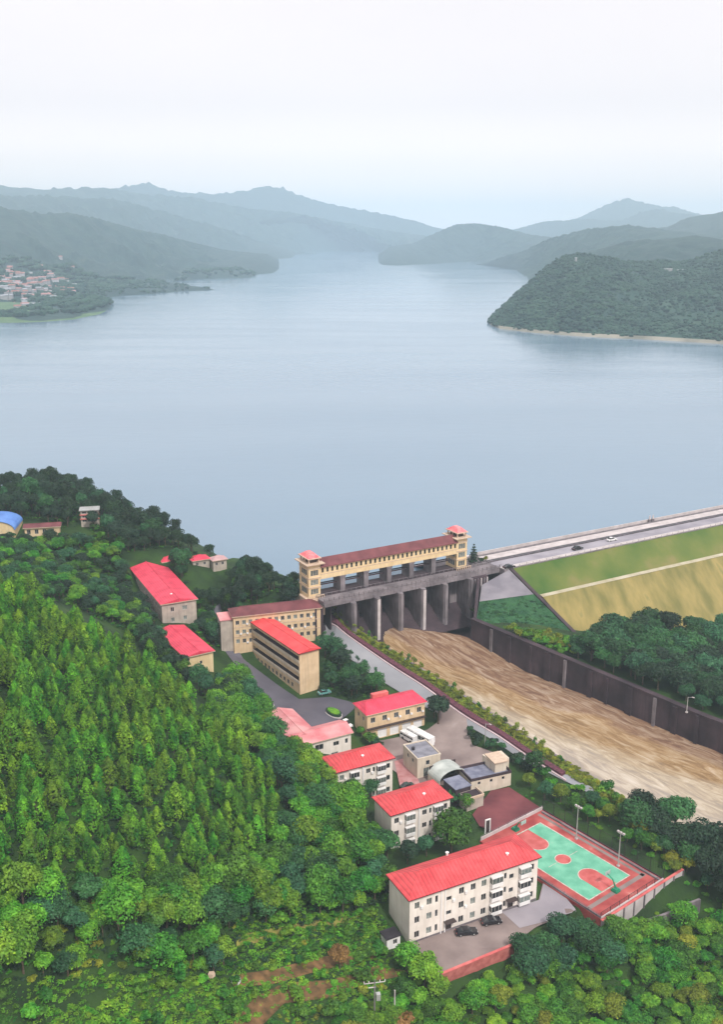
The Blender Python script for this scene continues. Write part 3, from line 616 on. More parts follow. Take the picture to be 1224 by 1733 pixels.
# ---------------------------------------------------------------- gate house
GA = GANG
gate = thing('gate_house', 'long tan gate house with two towers raised on piers over the spillway', 'gate house', tuple(gw(0, 0, 22)), GA)
PW = 1.9; T1W = 4.6; T2W = 4.6; TD = 7.2
def opening_grid(mb, side, ux, uy, org, L, H, ops, depth=.28, z0=0.0):
    """wall face with real openings; org 3d of lower-left corner, ux unit right, uy inward normal"""
    xs = sorted({0, L}.union(*[{o[0]-o[2]/2, o[0]+o[2]/2} for o in ops])) if ops else [0, L]
    zs = sorted({z0, H}.union(*[{o[1]-o[3]/2, o[1]+o[3]/2} for o in ops])) if ops else [z0, H]
    P = lambda x, z, d=0: (org[0]+ux[0]*x+uy[0]*d, org[1]+ux[1]*x+uy[1]*d, org[2]+z)
    def isop(x, z): return any(abs(x-o[0]) < o[2]/2 and abs(z-o[1]) < o[3]/2 for o in ops)
    for x0, x1 in zip(xs, xs[1:]):
        run = None
        for z0_, z1_ in zip(zs, zs[1:]):
            if not isop((x0+x1)/2, (z0_+z1_)/2): mb.quad(P(x0, z0_), P(x1, z0_), P(x1, z1_), P(x0, z1_))
    for o in ops:
        x0, x1, z0_, z1_ = o[0]-o[2]/2, o[0]+o[2]/2, o[1]-o[3]/2, o[1]+o[3]/2; d = o[4] if len(o) > 4 and isinstance(o[4], float) else depth
        mb.quad(P(x0, z0_), P(x0, z0_, d), P(x1, z0_, d), P(x1, z0_)); mb.quad(P(x0, z1_), P(x1, z1_), P(x1, z1_, d), P(x0, z1_, d))
        mb.quad(P(x0, z0_), P(x0, z1_), P(x0, z1_, d), P(x0, z0_, d)); mb.quad(P(x1, z0_), P(x1, z0_, d), P(x1, z1_, d), P(x1, z1_))
WINC = {}
def window(parent, pos, rz, w_, h_, glass=None, kind='window', mull=1, fm=None):
    key = (round(w_, 2), round(h_, 2), mull, (fm or M_FRAME).name, (glass or M_GLASS).name, kind)
    if key not in WINC:
        a = MB(); t = .09; y0, y1 = .08, .19
        a.box(-w_/2, w_/2, y0, y1, -h_/2, -h_/2+t); a.box(-w_/2, w_/2, y0, y1, h_/2-t, h_/2)
        a.box(-w_/2, -w_/2+t, y0, y1, -h_/2+t, h_/2-t); a.box(w_/2-t, w_/2, y0, y1, -h_/2+t, h_/2-t)
        for k in range(mull):
            x = -w_/2+w_*(k+1)/(mull+1); a.box(x-t*.45, x+t*.45, y0, y1, -h_/2+t, h_/2-t)
        g = MB(); g.box(-w_/2+.02, w_/2-.02, .15, .17, -h_/2+.02, h_/2-.02)
        WINC[key] = (bpy.data.meshes.new(kind), bpy.data.meshes.new('pane'))
        for me, b_, m_ in ((WINC[key][0], a, fm or M_FRAME), (WINC[key][1], g, glass or M_GLASS)): me.from_pydata(b_.v, [], b_.f); me.materials.append(m_)
    f = bpy.data.objects.new(kind, WINC[key][0]); COL.objects.link(f); child(f, parent, pos, rz)
    pn_ = bpy.data.objects.new('pane', WINC[key][1]); COL.objects.link(pn_); child(pn_, f)
    return f
GB, GT = 6.3, 11.0
a = MB(); gops = []
x0g, x1g = T1W, GLEN-.0
NWIN = 30
for k in range(NWIN): gops.append((.9+(x1g-x0g-1.8)*k/(NWIN-1), 3.2, .85, 1.7))
opening_grid(a, 'f', (1, 0), (0, 1), (x0g, 0, GB), x1g-x0g, GT-GB, gops)
a.quad((x1g, TD-1, GB), (x0g, TD-1, GB), (x0g, TD-1, GT), (x1g, TD-1, GT)); a.quad((x0g, 0, GB), (x0g, TD-1, GB), (x1g, TD-1, GB), (x1g, 0, GB))
a.build('gallery_wall', M_YEL, gate)
for o in gops: window(gate, (x0g+o[0], 0, GB+o[1]), 0, o[2], o[3], mull=0, fm=M_DOOR)
MB().box(x0g, x1g, -.12, -.003, GB+1.75, GB+1.95).build('sill_band', M_FASCT, gate)
a = MB(); rz_ = 13.3
a.quad((x0g-.0, -.7, GT), (x1g, -.7, GT), (x1g, 2.9, rz_), (x0g, 2.9, rz_)); a.quad((x1g, 6.9, GT), (x0g, 6.9, GT), (x0g, 2.9, rz_), (x1g, 2.9, rz_))
a.quad((x0g, -.7, GT-.25), (x0g, 6.9, GT-.25), (x1g, 6.9, GT-.25), (x1g, -.7, GT-.25)); a.quad((x0g, -.7, GT-.25), (x1g, -.7, GT-.25), (x1g, -.7, GT), (x0g, -.7, GT)); a.quad((x1g, 6.9, GT-.25), (x0g, 6.9, GT-.25), (x0g, 6.9, GT), (x1g, 6.9, GT))
a.build('gallery_roof', M_BROWN, gate)
NP = 5; bay = (GLEN-T1W)/(NP+1); PX_ = [T1W+bay*(k+1)-PW/2-.6 for k in range(NP)]
for x in PX_:
    MB().box(x, x+PW, .3, 5.8, .1, GB-.02).build('gallery_pier', M_CONC, gate)
    MB().box(x-.25, x+PW+.25, .1, 6.0, GB-.7, GB-.03).build('pier_cap', M_CONC, gate)
for x in [T1W]+PX_:
    x2 = x+bay*.72 if x == T1W else x+bay-.5
    a = MB(); a.box(x+PW*.5, min(x2+PW*.4, GLEN), 2.0, 2.35, 3.3, 3.75); a.box(x+PW*.5, min(x2+PW*.4, GLEN), 4.2, 4.5, 3.1, 3.5); a.build('crane_beam', M_CONCD, gate)
def tower(x0, wd, label=None):
    a = MB(); H = 12.2; rows = (2.0+.0, 5.4, 8.8); wn = []
    a.v = []; fo = [(wd/2, z, wd-1.5, 2.1) for z in (2.2, 5.6, 9.0)]; lo = [(TD*.5, z, 4.6, 2.1) for z in (2.2, 5.6, 9.0)]
    opening_grid(a, 'f', (1, 0), (0, 1), (x0, 0, 0), wd, H, fo); opening_grid(a, 'b', (-1, 0), (0, -1), (x0+wd, TD, 0), wd, H, fo)
    opening_grid(a, 'l', (0, -1), (1, 0), (x0, TD, 0), TD, H, lo); opening_grid(a, 'r', (0, 1), (-1, 0), (x0+wd, 0, 0), TD, H, lo)
    t = a.build('tower_wall', M_YEL, gate)
    for o in fo:
        for f_ in (window(t, (x0+o[0], 0, o[1]), 0, o[2], o[3], mull=2, glass=M_CURT, fm=M_FASCT), window(t, (x0+wd-o[0], TD, o[1]), math.pi, o[2], o[3], mull=2, glass=M_CURT, fm=M_FASCT)): pass
    for o in lo: window(t, (x0, TD-o[0], o[1]), -math.pi/2, o[2], o[3], mull=2, glass=M_CURT, fm=M_FASCT); window(t, (x0+wd, o[0], o[1]), math.pi/2, o[2], o[3], mull=2, glass=M_CURT, fm=M_FASCT)
    b_ = MB()
    for z in (3.6, 7.0, 10.5): b_.box(x0-.18, x0+wd+.18, -.18, TD+.18, z, z+.35)
    b_.build('floor_band', M_FASCT, gate)
    MB().box(x0-1.3, x0+wd+1.3, -1.2, TD+1.2, H, H+.3).build('eave_slab', M_FASCT, gate)
    posts([(xx, xx+.4, yy, yy+.4, H+.3, H+1.9) for xx in (x0+.2, x0+wd-.6) for yy in (.3, TD/2-.2, TD-.7)], 'belvedere_post', M_FASCT, gate)
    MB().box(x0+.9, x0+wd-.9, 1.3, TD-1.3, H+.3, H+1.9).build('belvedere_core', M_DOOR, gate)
    MB().box(x0-.3, x0+wd+.3, -.3, TD+.3, H+1.9, H+2.2).build('belvedere_slab', M_FASCT, gate)
    r_ = MB(); z1 = H+2.2; cx = x0+wd/2
    q = [(x0, 0), (x0+wd, 0), (x0+wd, TD), (x0, TD)]; q2 = [(cx-.8, 2.2), (cx+.8, 2.2), (cx+.8, TD-2.2), (cx-.8, TD-2.2)]
    for k in range(4): r_.quad((*q[k], z1+.003), (*q[(k+1) % 4], z1+.003), (*q2[(k+1) % 4], z1+1.5), (*q2[k], z1+1.5))
    r_.quad(*[(*v, z1+1.5) for v in q2]); r_.build('tower_roof', mat('tower_roof_red', (.68, .12, .14), (.78, .26, .27), .5, rough=.5), gate)
tower(0, T1W); tower(GLEN, T2W)
# tower bases with a railed terrace
for x0, z0 in ((-1.2, -6.5), (GLEN-1.0, -1.6)):
    MB().box(x0, x0+6.6, -1.6, TD+1.4, z0, -.02).build('tower_base', M_CONC if x0 > 0 else M_FASCT, gate)
    a = MB()
    for k in range(8): a.box(x0+.1+k*.9, x0+.3+k*.9, -1.5, -1.35, -.02, 1.0)
    a.box(x0, x0+6.6, -1.55, -1.3, 1.0, 1.15); a.build('terrace_railing', M_FASCT, gate)

# road bridge deck and its piers
deck = thing('road_bridge', 'dark concrete road bridge in front of the gate house above the spillway piers', 'bridge', tuple(gw(0, 0, 22)), GA)
dl = gl(at(557, 1018, 22)); dx0 = dl[0]-2; DF = dl[1]; dx1 = GLEN+17
MB().box(dx0, dx1, DF, -.35, -1.5, -.01).build('deck_slab', M_CONC, deck)
MB().box(dx0, GLEN+6, -.34, 6.4, -1.3, .1).build('pier_top_slab', M_CONCD, deck)
MB().box(dx0+.1, dx1-.1, DF+.75, -.9, -.005, .02).build('road_surface', M_CONC, deck)
MB().box(dx0, dx1, DF-.25, DF+.15, -1.9, -.7).build('edge_beam', M_CONC, deck)
a = MB(); 
for z in (.5, 1.0): a.box(dx0, dx1, DF+.1, DF+.2, z-.05, z+.06)
a.build('rail', M_CONC, deck); posts([(x, x+.2, DF+.05, DF+.25, 0, 1.1) for x in np.arange(dx0, dx1, 2)], 'post', M_CONC, deck)
posts([(x, x+.18, -.5, -.35, 0, .89) for x in np.arange(dx0, dx1, 2)], 'inner_post', M_CONC, deck)
a = MB(); a.box(dx0, dx1, -.5, -.35, .9, 1.02); a.build('inner_railing', M_CONC, deck)
for k, x in enumerate(PX_+[GLEN+.2]):
    yy = DF-2.6
    p_ = MB(); p_.prism([(x, yy+.8), (x+.5, yy), (x+PW-.5, yy), (x+PW, yy+.8), (x+PW, 6.0), (x, 6.0)], -20.5, -1.52)
    pier = p_.build('spillway_pier', M_CONC, None); pier.location = gw(0, 0, 22); pier.rotation_euler = (0, 0, GA)
    nz_ = MB().box(x+.35, x+PW-.35, yy-.12, yy-.004, -20.4, -1.9).build('pier_nose', M_CONCL if k in (1, 3) else M_CONC, pier)
    tag(pier, ['%s of the concrete piers under the road bridge, counted from the office end' % w_ for w_ in ('first', 'second', 'third', 'fourth', 'fifth', 'sixth')][k], 'pier', 'concrete piers under the road bridge')
xs_ = [2.2]+[x+PW for x in PX_]; xe_ = PX_+[GLEN+.2]
for k, (xa, xb) in enumerate(zip(xs_, xe_)):
    g_ = thing('sluice_gate', '%s dark steel gate between the spillway piers, counted from the office end' % ('first', 'second', 'third', 'fourth', 'fifth', 'sixth')[k], 'gate', tuple(gw((xa+xb)/2, 4.2, 11)), GA, 'dark sluice gates between the piers')
    hw = (xb-xa)/2-.05; MB().box(-hw, hw, 0, .5, 0, 9.4).build('gate_leaf', M_STEEL, g_)
    a = MB()
    for z in (1, 3, 5, 7, 8.8): a.box(-hw, hw, -.35, -.003, z, z+.3)
    a.build('rib', M_STEEL, g_)
    MB().box(-.25, .25, -6.5, -1.2, -6, 9.4).build('guide_wall', M_CONCD, g_); MB().box(-hw+.1, -hw+.5, -8.5, -.4, -6, 9.3).build('side_guide', M_CONC, g_)
# abutments
ab = MB(); ab.box(GLEN+.2+PW, GLEN+9.0, DF-2.0, 6.0, -24, -1.52); o = ab.build('abutment', M_CONCD); o.location = gw(0, 0, 22); o.rotation_euler = (0, 0, GA)
tag(o, 'stained concrete abutment block at the dam end of the spillway', 'abutment')
ab = MB(); ab.box(-1.0, 2.2, -6.5, 6.0, -22, -1.52); o = ab.build('abutment', M_CONCD); o.location = gw(0, 0, 22); o.rotation_euler = (0, 0, GA)
tag(o, 'dark concrete abutment beneath the left tower beside the tan office block', 'abutment')
for k in range(5):
    x = GLEN+PW+.7+k*1.4; o = MB().box(x, x+.5, DF-2.35, DF-2.003, -20, -1.9).build('buttress', M_CONCL if k in (2, 4) else M_CONC); o.location = gw(0, 0, 22); o.rotation_euler = (0, 0, GA)
    tag(o, '%s slim pale rib on the face of the dam end abutment, counted from the piers' % ('first', 'second', 'third', 'fourth', 'fifth')[k], 'buttress', 'ribs on the abutment face')
# wing wall from abutment down to the channel wall
q0 = V2(gw(GLEN+11, DF-2)); q1 = V2(gw(GLEN+6, DF-1)); 
wl = MB(); A_ = V2(gw(GLEN+4, DF-1.8)); B_ = RWa+rdir*1
d_ = (B_-A_).normalized(); nn_ = Vector((-d_.y, d_.x)) * 1.0
wl.prism([tuple(A_), tuple(B_), tuple(B_+nn_), tuple(A_+nn_)], -3, lambda p_: 20.0 if (Vector(p_)-A_).length < 2.5 else 13.6)
o = wl.build('wing_wall', M_CONCD); tag(o, 'dark wing wall stepping from the bridge abutment down to the spillway wall', 'wall')

# ---------------------------------------------------------------- buildings
FOOT = []
def block(root, x0, y0, L, D, H, ops, wm, z0=-3.0, name='wall'):
    """four walls with openings; ops: dict side -> [(x,z,w,h,kind)]"""
    a = MB(); O = {k: [o[:4] for o in v] for k, v in ops.items()}
    opening_grid(a, 'f', (1, 0), (0, 1), (x0, y0, 0), L, H, O.get('front', []), z0=z0)
    opening_grid(a, 'b', (-1, 0), (0, -1), (x0+L, y0+D, 0), L, H, O.get('back', []), z0=z0)
    opening_grid(a, 'l', (0, -1), (1, 0), (x0, y0+D, 0), D, H, O.get('left', []), z0=z0)
    opening_grid(a, 'r', (0, 1), (-1, 0), (x0+L, y0, 0), D, H, O.get('right', []), z0=z0)
    a.quad((x0, y0, H-.01), (x0+L, y0, H-.01), (x0+L, y0+D, H-.01), (x0, y0+D, H-.01))
    wobj = a.build(name, wm, root)
    for side, L_ in ops.items():
        for o in L_:
            k = o[4] if len(o) > 4 else 'w'
            pos, rz = {'front': ((x0+o[0], y0, o[1]), 0), 'back': ((x0+L-o[0], y0+D, o[1]), math.pi), 'left': ((x0, y0+D-o[0], o[1]), -math.pi/2), 'right': ((x0+L, y0+o[0], o[1]), math.pi/2)}[side]
            if k == 'd': window(root, pos, rz, o[2], o[3], M_DOOR, 'door', 0, M_DOOR)
            elif k == 'g': window(root, pos, rz, o[2], o[3], M_WHITE, 'garage_door', 0, M_WHITE)
            elif k == 'c': window(root, pos, rz, o[2], o[3], M_CURT, mull=2)
            elif k == 'n': window(root, pos, rz, o[2], o[3], mull=0)
            else: window(root, pos, rz, o[2], o[3], M_CURT if random.random() < .18 else M_GLASS)
    if wm is M_CREAM or wm is M_TAN:
        for side in ('front',):
            for o in ops.get(side, []):
                if o[2] > 1.1 and o[1] > 2 and random.random() < .38: MB().box(x0+o[0]+o[2]/2+.1, x0+o[0]+o[2]/2+.75, y0-.42, y0-.04, o[1]-.9, o[1]-.35).build('air_conditioner', M_WHITE, root)
    return wobj
def roof(root, kind, x0, y0, L, D, z, rise, m, fm=None, ov=.6, th=.28, axis='x', name='roof', inset=None):
    """kinds: hip, gable; the covering plus a fascia sub-part"""
    X0, X1, Y0, Y1 = x0-ov, x0+L+ov, y0-ov, y0+D+ov; a = MB(); zz = z+th
    ins = inset if inset is not None else (min(X1-X0, Y1-Y0)/2 if kind == 'hip' else 0.0)
    if axis == 'x': r0 = (X0+ins, (Y0+Y1)/2, zz+rise); r1 = (X1-ins, (Y0+Y1)/2, zz+rise)
    else: r0 = ((X0+X1)/2, Y0+ins, zz+rise); r1 = ((X0+X1)/2, Y1-ins, zz+rise)
    c = [(X0, Y0, zz), (X1, Y0, zz), (X1, Y1, zz), (X0, Y1, zz)]
    if axis == 'x': a.quad(c[0], c[1], r1, r0); a.quad(c[2], c[3], r0, r1); a.tri(c[3], c[0], r0); a.tri(c[1], c[2], r1)
    else: a.quad(c[1], c[2], r1, r0); a.quad(c[3], c[0], r0, r1); a.tri(c[0], c[1], r0); a.tri(c[2], c[3], r1)
    ro = a.build(name, m, root)
    f = MB(); f.box(X0+.02, X1-.02, Y0+.02, Y1-.02, z+.003, zz-.003); f.build('fascia', fm or M_FASC, ro)
    rr = MB(); rr.tube(r0, r1, .14, n=6); rr.build('ridge_cap', m, ro)
    return ro
def place(name, label, A, B, ze, D, zg, group=None, ext=0.0, cat='building', C=None):
    """root at the ground below the front-left eave corner A; returns root, length, eave height over ground"""
    a, b = at(A[0], A[1], ze), at(B[0], B[1], ze); d = V2(b)-V2(a); L = d.length; ang = math.atan2(d.y, d.x)
    if C: c = at(C[0], C[1], ze); e = V2(c)-V2(a); ang = math.atan2(e.y, e.x)-math.pi/2; D = e.length
    r = thing(name, label, cat, (a.x, a.y, zg), ang, group); u = Vector((math.cos(ang), math.sin(ang))); bk = Vector((-u.y, u.x))
    FOOT.append([tuple(V2(a)-u*1.5-bk*1.5), tuple(V2(b)+u*1.5-bk*1.5), tuple(V2(b)+u*1.5+bk*(D+1.5)), tuple(V2(a)-u*1.5+bk*(D+1.5))])
    return (r, L, ze-zg, D) if C else (r, L, ze-zg)
def vent(ro, x, y, z):
    a = MB(); a.tube((x, y, z-.5), (x, y, z+.35), .28, .28); a.tube((x, y, z+.35), (x, y, z+.6), .45, .1); return a.build('roof_vent', M_WHITE, ro)
OV = .6
# --- long white apartment block
r, L, H = place('apartment_block', 'long three-storey white apartment block with red hipped roof beside the two black cars', (692,1527), (918,1452), 11, 10.2, 0)
Wl = L-2*OV; Dw = 9.0; ops = []
rows = (1.9, 5.5, 9.0)
def fr(f): return f*Wl
for z in rows:
    for f_, ww in ((.055, 1.2), (.145, 1.3), (.39, 1.3), (.48, 1.3), (.565, 1.3)): ops.append((fr(f_), z, ww, 1.6))
    ops += [(fr(.20), z, .7, 1.7, 'n'), (fr(.735), z, .7, 1.5, 'n'), (fr(.955), z, 1.0, 1.5, 'n')]
    if z > 2: ops += [(fr(.295), z-.9, 1.3, 1.0, 'n'), (fr(.785), z-.6, 1.2, 1.2, 'n')]
ops += [(fr(.295), 1.3, 1.5, 2.3, 'd'), (fr(.785), 1.3, 1.5, 2.3, 'd')]
side = [(x, z, .9, 1.3, 'n') for x in (2.5, 6.5) for z in rows]
block(r, OV, OV, Wl, Dw, H, {'front': ops, 'left': [], 'right': side, 'back': [(x, z, 1.3, 1.5) for x in np.arange(2.5, Wl-2, 3.4) for z in rows]}, M_CREAM)
ro = roof(r, 'hip', OV, OV, Wl, Dw, H, 2.3, M_RED); vent(ro, L*.78, 2.8, H+1.5); vent(ro, L*.45, 9.8, H+.9)
for f_ in (.655, .885):
    for z in rows:
        b_ = MB(); x = OV+fr(f_); b_.box(x-1.45, x+1.45, OV-1.0, OV+.0, z-1.35, z-.45); b_.box(x-1.45, x+1.45, OV-1.0, OV, z+.95, z+1.2); ba = b_.build('balcony', M_WHITE, r)
        g = MB(); g.box(x-1.35, x+1.35, OV-.92, OV-.01, z-.447, z+.947); g.build('glazing', M_GLASS if (z+f_) % 1 < .6 else M_CURT, ba)
        q = MB()
        for xx in (-1.42, -.5, .45, 1.34): q.box(x+xx, x+xx+.08, OV-.99, OV-.925, z-.45, z+.95)
        q.build('frame', M_FRAME, ba)
for f_ in (.295, .785): x = OV+fr(f_); MB().box(x-1.3, x+1.3, OV-1.3, OV-.003, 2.65, 2.85).build('door_canopy', M_DOOR, r)
a = MB(); 
for f_ in (.235, .265): x = OV+fr(f_); a.box(x-.12, x+.12, OV-.14, OV-.003, 0, H-.2)
a.build('downpipe', M_WHITE, r)
MB().box(OV-.05, OV+Wl+.05, OV-.06, OV-.003, -1, .5).build('plinth', M_CONC, r)
# --- two shorter apartment blocks
def small_apart(label, A, B, ze, zg, D, vx):
    r, L, H = place('apartment_block', label, A, B, ze, D, zg); Wl = L-2*OV; Dw = D-2*OV; ops = []
    rows = (H-8.9, H-5.4, H-1.9)
    for z in rows:
        ops += [(Wl*.09, z, 1.3, 1.5), (Wl*.56, z, 1.3, 1.4), (Wl*.66, z, .7, 1.5, 'n'), (Wl*.92, z, 1.1, 1.5, 'n')]
    block(r, OV, OV, Wl, Dw, H, {'front': ops, 'right': [(Dw*.3, z, .9, 1.2, 'n') for z in rows[1:]], 'back': [(x, z, 1.3, 1.5) for x in (2.5, 6, 10, 13.5) for z in rows]}, M_CREAM)
    ro = roof(r, 'hip', OV, OV, Wl, Dw, H, 2.0, M_RED); vent(ro, L*vx, D*.3, H+1.4)
    for f_ in (.30, .78):
        for z in rows:
            x = OV+Wl*f_; b_ = MB(); b_.box(x-1.3, x+1.3, OV-.9, OV, z-1.3, z-.45); b_.box(x-1.3, x+1.3, OV-.9, OV, z+.95, z+1.2); ba = b_.build('balcony', M_WHITE, r)
            g = MB(); g.box(x-1.2, x+1.2, OV-.82, OV-.01, z-.447, z+.947); g.build('glazing', M_CURT if (z*7+x) % 2 < 1.3 else M_GLASS, ba)
            q = MB()
            for xx in (-1.27, -.4, .4, 1.19): q.box(x+xx, x+xx+.08, OV-.89, OV-.825, z-.45, z+.95)
            q.build('frame', M_FRAME, ba)
    a = MB(); a.box(OV+Wl*.46-.15, OV+Wl*.46+.15, OV-.35, OV-.003, 0, H-.1); a.build('downpipe', M_WHITE, r)
    return r
small_apart('white three-storey block with red hipped roof, middle of the three white apartment blocks', (661,1383), (768,1351), 11, 0, 9.6, .62)
small_apart('white three-storey block with red hipped roof beside the pink L-shaped building', (568,1310), (670,1284), 11, .5, 9.2, .52)
# --- pink L-shaped building
r, L, H = place('l_shaped_building', 'two-storey L-shaped building with faded pink roof below the grey forecourt', (499,1267), (599,1241), 8.3, 8.8, .8)
Wl = L-2*OV
block(r, OV, OV, Wl, 7.6, H, {'front': [(2.6, 5.6, 2.6, 1.7, 'c'), (7.2, 5.6, 2.6, 1.7), (12.5, 5.4, 1.8, 1.3), (15.8, 5.4, .9, 1.5, 'n'), (2.6, 2, 2.4, 1.6), (7.2, 2, 2.4, 1.6), (12, 2, 2.2, 1.6)], 'right': [(3.8, 5.4, 1.6, 1.3)]}, M_CREAM)
roof(r, 'gable', OV, OV, Wl, 7.6, H, 1.5, M_PINK, M_FASCT)
block(r, OV-.02, 8.6, 8.2, 12.6, H-.02, {'left': [(2.5, 5.4, 1.4, 1.3), (6.3, 5.4, 1.4, 1.3), (10, 5.4, 1.4, 1.3)], 'right': [(5, 5.4, 1.4, 1.3), (9, 5.4, 1.4, 1.3)]}, M_CREAM, name='wing_wall')
roof(r, 'gable', OV-.02, 4.0, 8.2, 17.2, H-.02, 1.56, M_PINK, M_FASCT, axis='y', name='wing_roof')
# --- garage building
r, L, H = place('garage_building', 'two-storey tan garage with crimson roof and pale garage doors behind the white bus', (620,1213), (724,1189), 9.3, 9.4, 1)
Wl = L-2*OV; fo = [(Wl*f_, 6.3, 1.5, 1.7, 'w') for f_ in (.1, .3, .5, .7, .9)]+[(Wl*f_, 1.5, 3.0, 2.7, 'g') for f_ in (.26, .47, .68, .88)]
block(r, OV, OV, Wl, 8.2, H, {'front': fo, 'left': [(2.5, 6.2, 1.1, 1.3), (5.8, 6.2, 1.1, 1.3)]}, M_TAN)
roof(r, 'hip', OV, OV, Wl, 8.2, H, 1.9, M_PINKRED, M_FASCT, inset=2.2)
MB().box(OV-.1, OV+Wl+.1, OV-.9, OV-.003, 3.7, 4.0).build('canopy', M_DOOR, r)
MB().box(Wl*.34, Wl*.62, 8.9, 10.4, H-1, H+1.6).build('stair_head', M_PARA, r)
# --- small grey-roofed yard building
def flat_building(name, label, A, B, ze, zg, D, wm, rm, ops, para=.5, parm=None):
    r, L, H = place(name, label, A, B, ze, D, zg)
    block(r, 0, 0, L, D, H-para, ops(L, H), wm)
    MB().box(.22, L-.22, .22, D-.22, H-para, H-para+.05).build('roof', rm, r)
    p_ = MB(); p_.box(-.08, L+.08, -.08, .2, H-para-.01, H); p_.box(-.08, L+.08, D-.2, D+.08, H-para-.01, H); p_.box(-.08, .2, .203, D-.203, H-para-.01, H-.003); p_.box(L-.2, L+.08, .203, D-.203, H-para-.01, H-.003)
    p_.build('parapet', parm or wm, r)
    return r, L, H
r, L, H = flat_building('yard_office', 'small tan building with grey flat roof and blue-grey door below the white bus', (707,1284), (746,1275), 6.2, 0, 8.8, M_PALE, M_GREYROOF,
    lambda L, H: {'front': [(L*.45, 4.3, 1.2, 1.4, 'n'), (L*.45, 1.5, 2.6, 2.7, 'c')], 'left': [(3, 4.3, 1.1, 1.2, 'n'), (6, 4.3, 1.1, 1.2, 'n')]}, .35)
MB().tube((L*.2, 5.4, H-.3), (L*.2, 5.4, H+.5), .45, n=10).build('roof_tank', M_STEEL, r)
# --- slate roofed low building with roof hut
r, L, H = flat_building('storehouse', 'low tan storehouse with blue-grey roof and small square hut on top beside the maroon yard', (798,1319), (866,1304), 4.6, 0, 7.0, M_PALE, M_SOLAR,
    lambda L, H: {'front': [(L*f_, 2.9, .9, .9, 'n') for f_ in (.2, .5, .8)]}, .7, M_CONCD)
MB().box(L-4.2, L-.6, 1.6, 6.4, H-.65, H+2.2).build('roof_hut', M_PALE, r); MB().box(L-4.6, L-.2, 1.2, 6.8, H+2.2, H+2.5).build('roof_hut_slab', M_FASCT, r)
MB().box(L-4.4, L+1.6, 4.0, 8.4, -1, H+1.4).build('annexe', M_PALE, r)
# --- arched canopy and stair house
ca = ground(766, 1345); c0 = thing('arched_canopy', 'white barrel-arched canopy between the red-roofed block and the tan storehouse', 'canopy', (ca.x-3.5, ca.y+1.5, .1), R(28))
a = MB(); NA = 14; Rr = 4.6; 
for k in range(NA):
    t0, t1 = math.pi*k/NA, math.pi*(k+1)/NA
    P = lambda t, y, rr: (Rr*1.0-math.cos(t)*rr, y, 2.2+math.sin(t)*rr*.62)
    a.quad(P(t0, 0, Rr), P(t0, 6, Rr), P(t1, 6, Rr), P(t1, 0, Rr)); a.quad(P(t0, 0, Rr-.2), P(t1, 0, Rr-.2), P(t1, 6, Rr-.2), P(t0, 6, Rr-.2)); a.quad(P(t0, 0, Rr), P(t1, 0, Rr), P(t1, 0, Rr-.2), P(t0, 0, Rr-.2)); a.quad(P(t0, 6, Rr), P(t0, 6, Rr-.2), P(t1, 6, Rr-.2), P(t1, 6, Rr))
a.build('arch_roof', M_CANOPY, c0)
for x in (.1, 8.9): MB().box(x, x+.25, .1, 5.9, -1.5, 2.3).build('side_wall', M_PALE, c0)
MB().box(.4, 8.8, 5.5, 5.7, -1.5, 4.4).build('end_wall', M_DOOR, c0)
sa = at(800, 1372, 0); c1 = thing('stair_house', 'dark flat-roofed stair house with pale parapets beside the arched canopy', 'building', (sa.x-1.5, sa.y-.3, 0), R(28))
MB().box(0, 5.2, 0, 3.6, -1, 3.4).build('wall', M_GREYTAN, c1); MB().box(.2, 5.0, .2, 3.4, 3.4, 3.45).build('roof', M_CONCD, c1)
MB().box(-.1, 5.3, -.15, .1, 3.1, 3.8).box(5.1, 5.35, .1, 3.7, 3.1, 3.8).build('parapet', M_FASCT, c1)
MB().box(-1.2, 3.6, 3.6, 9.4, -1, 4.6).build('upper_wall', M_CONCD, c1); MB().box(-1.35, 3.75, 3.5, 9.5, 4.6, 4.8).build('upper_roof', M_SOLAR, c1)
FOOT.append([tuple(at(735,1345,0))[:2], tuple(at(830,1375,0))[:2], tuple(at(850,1330,0))[:2], tuple(at(760,1300,0))[:2]])
# --- dormitory with open galleries
zg = 3.4; a_, b_ = at(506,1108,17.9), at(546,1100,17.9); 
r, L, H, D = place('dormitory', 'four-storey tan block with vivid red roof and three dark open galleries along the road', (506,1108), (545,1100), 17.9, 36.5, zg, C=(422.5,1053)); print('dorm', L, D)
Wl, Dw = L-2*.4, D-.8
a = MB(); opening_grid(a, 'f', (1, 0), (0, 1), (.4, .4, 0), Wl, H, [], z0=-3); opening_grid(a, 'b', (-1, 0), (0, -1), (.4+Wl, .4+Dw, 0), Wl, H, [], z0=-3)
lf = [(Dw/2, z, Dw-1.0, 1.45, 2.2) for z in (5.7, 9.2, 12.7)]
gf = [(1.6+k*2.55, 2.2, 1.3, 1.5) for k in range(int((D-4)/2.55))]
opening_grid(a, 'l', (0, -1), (1, 0), (.4, .4+Dw, 0), Dw, H, lf+gf, z0=-3)
rops = [(2.0+k*3.4, z, 1.5, 1.6) for k in range(10) for z in (2.2, 5.6, 9.1, 12.6)]
opening_grid(a, 'r', (0, 1), (-1, 0), (.4+Wl, .4, 0), Dw, H, rops, z0=-3)
a.build('wall', M_TAN, r)
for o in gf: window(r, (.4, .4+Dw-o[0], o[1]), -math.pi/2, o[2], o[3])
for o in rops: window(r, (.4+Wl, .4+o[0], o[1]), math.pi/2, o[2], o[3])
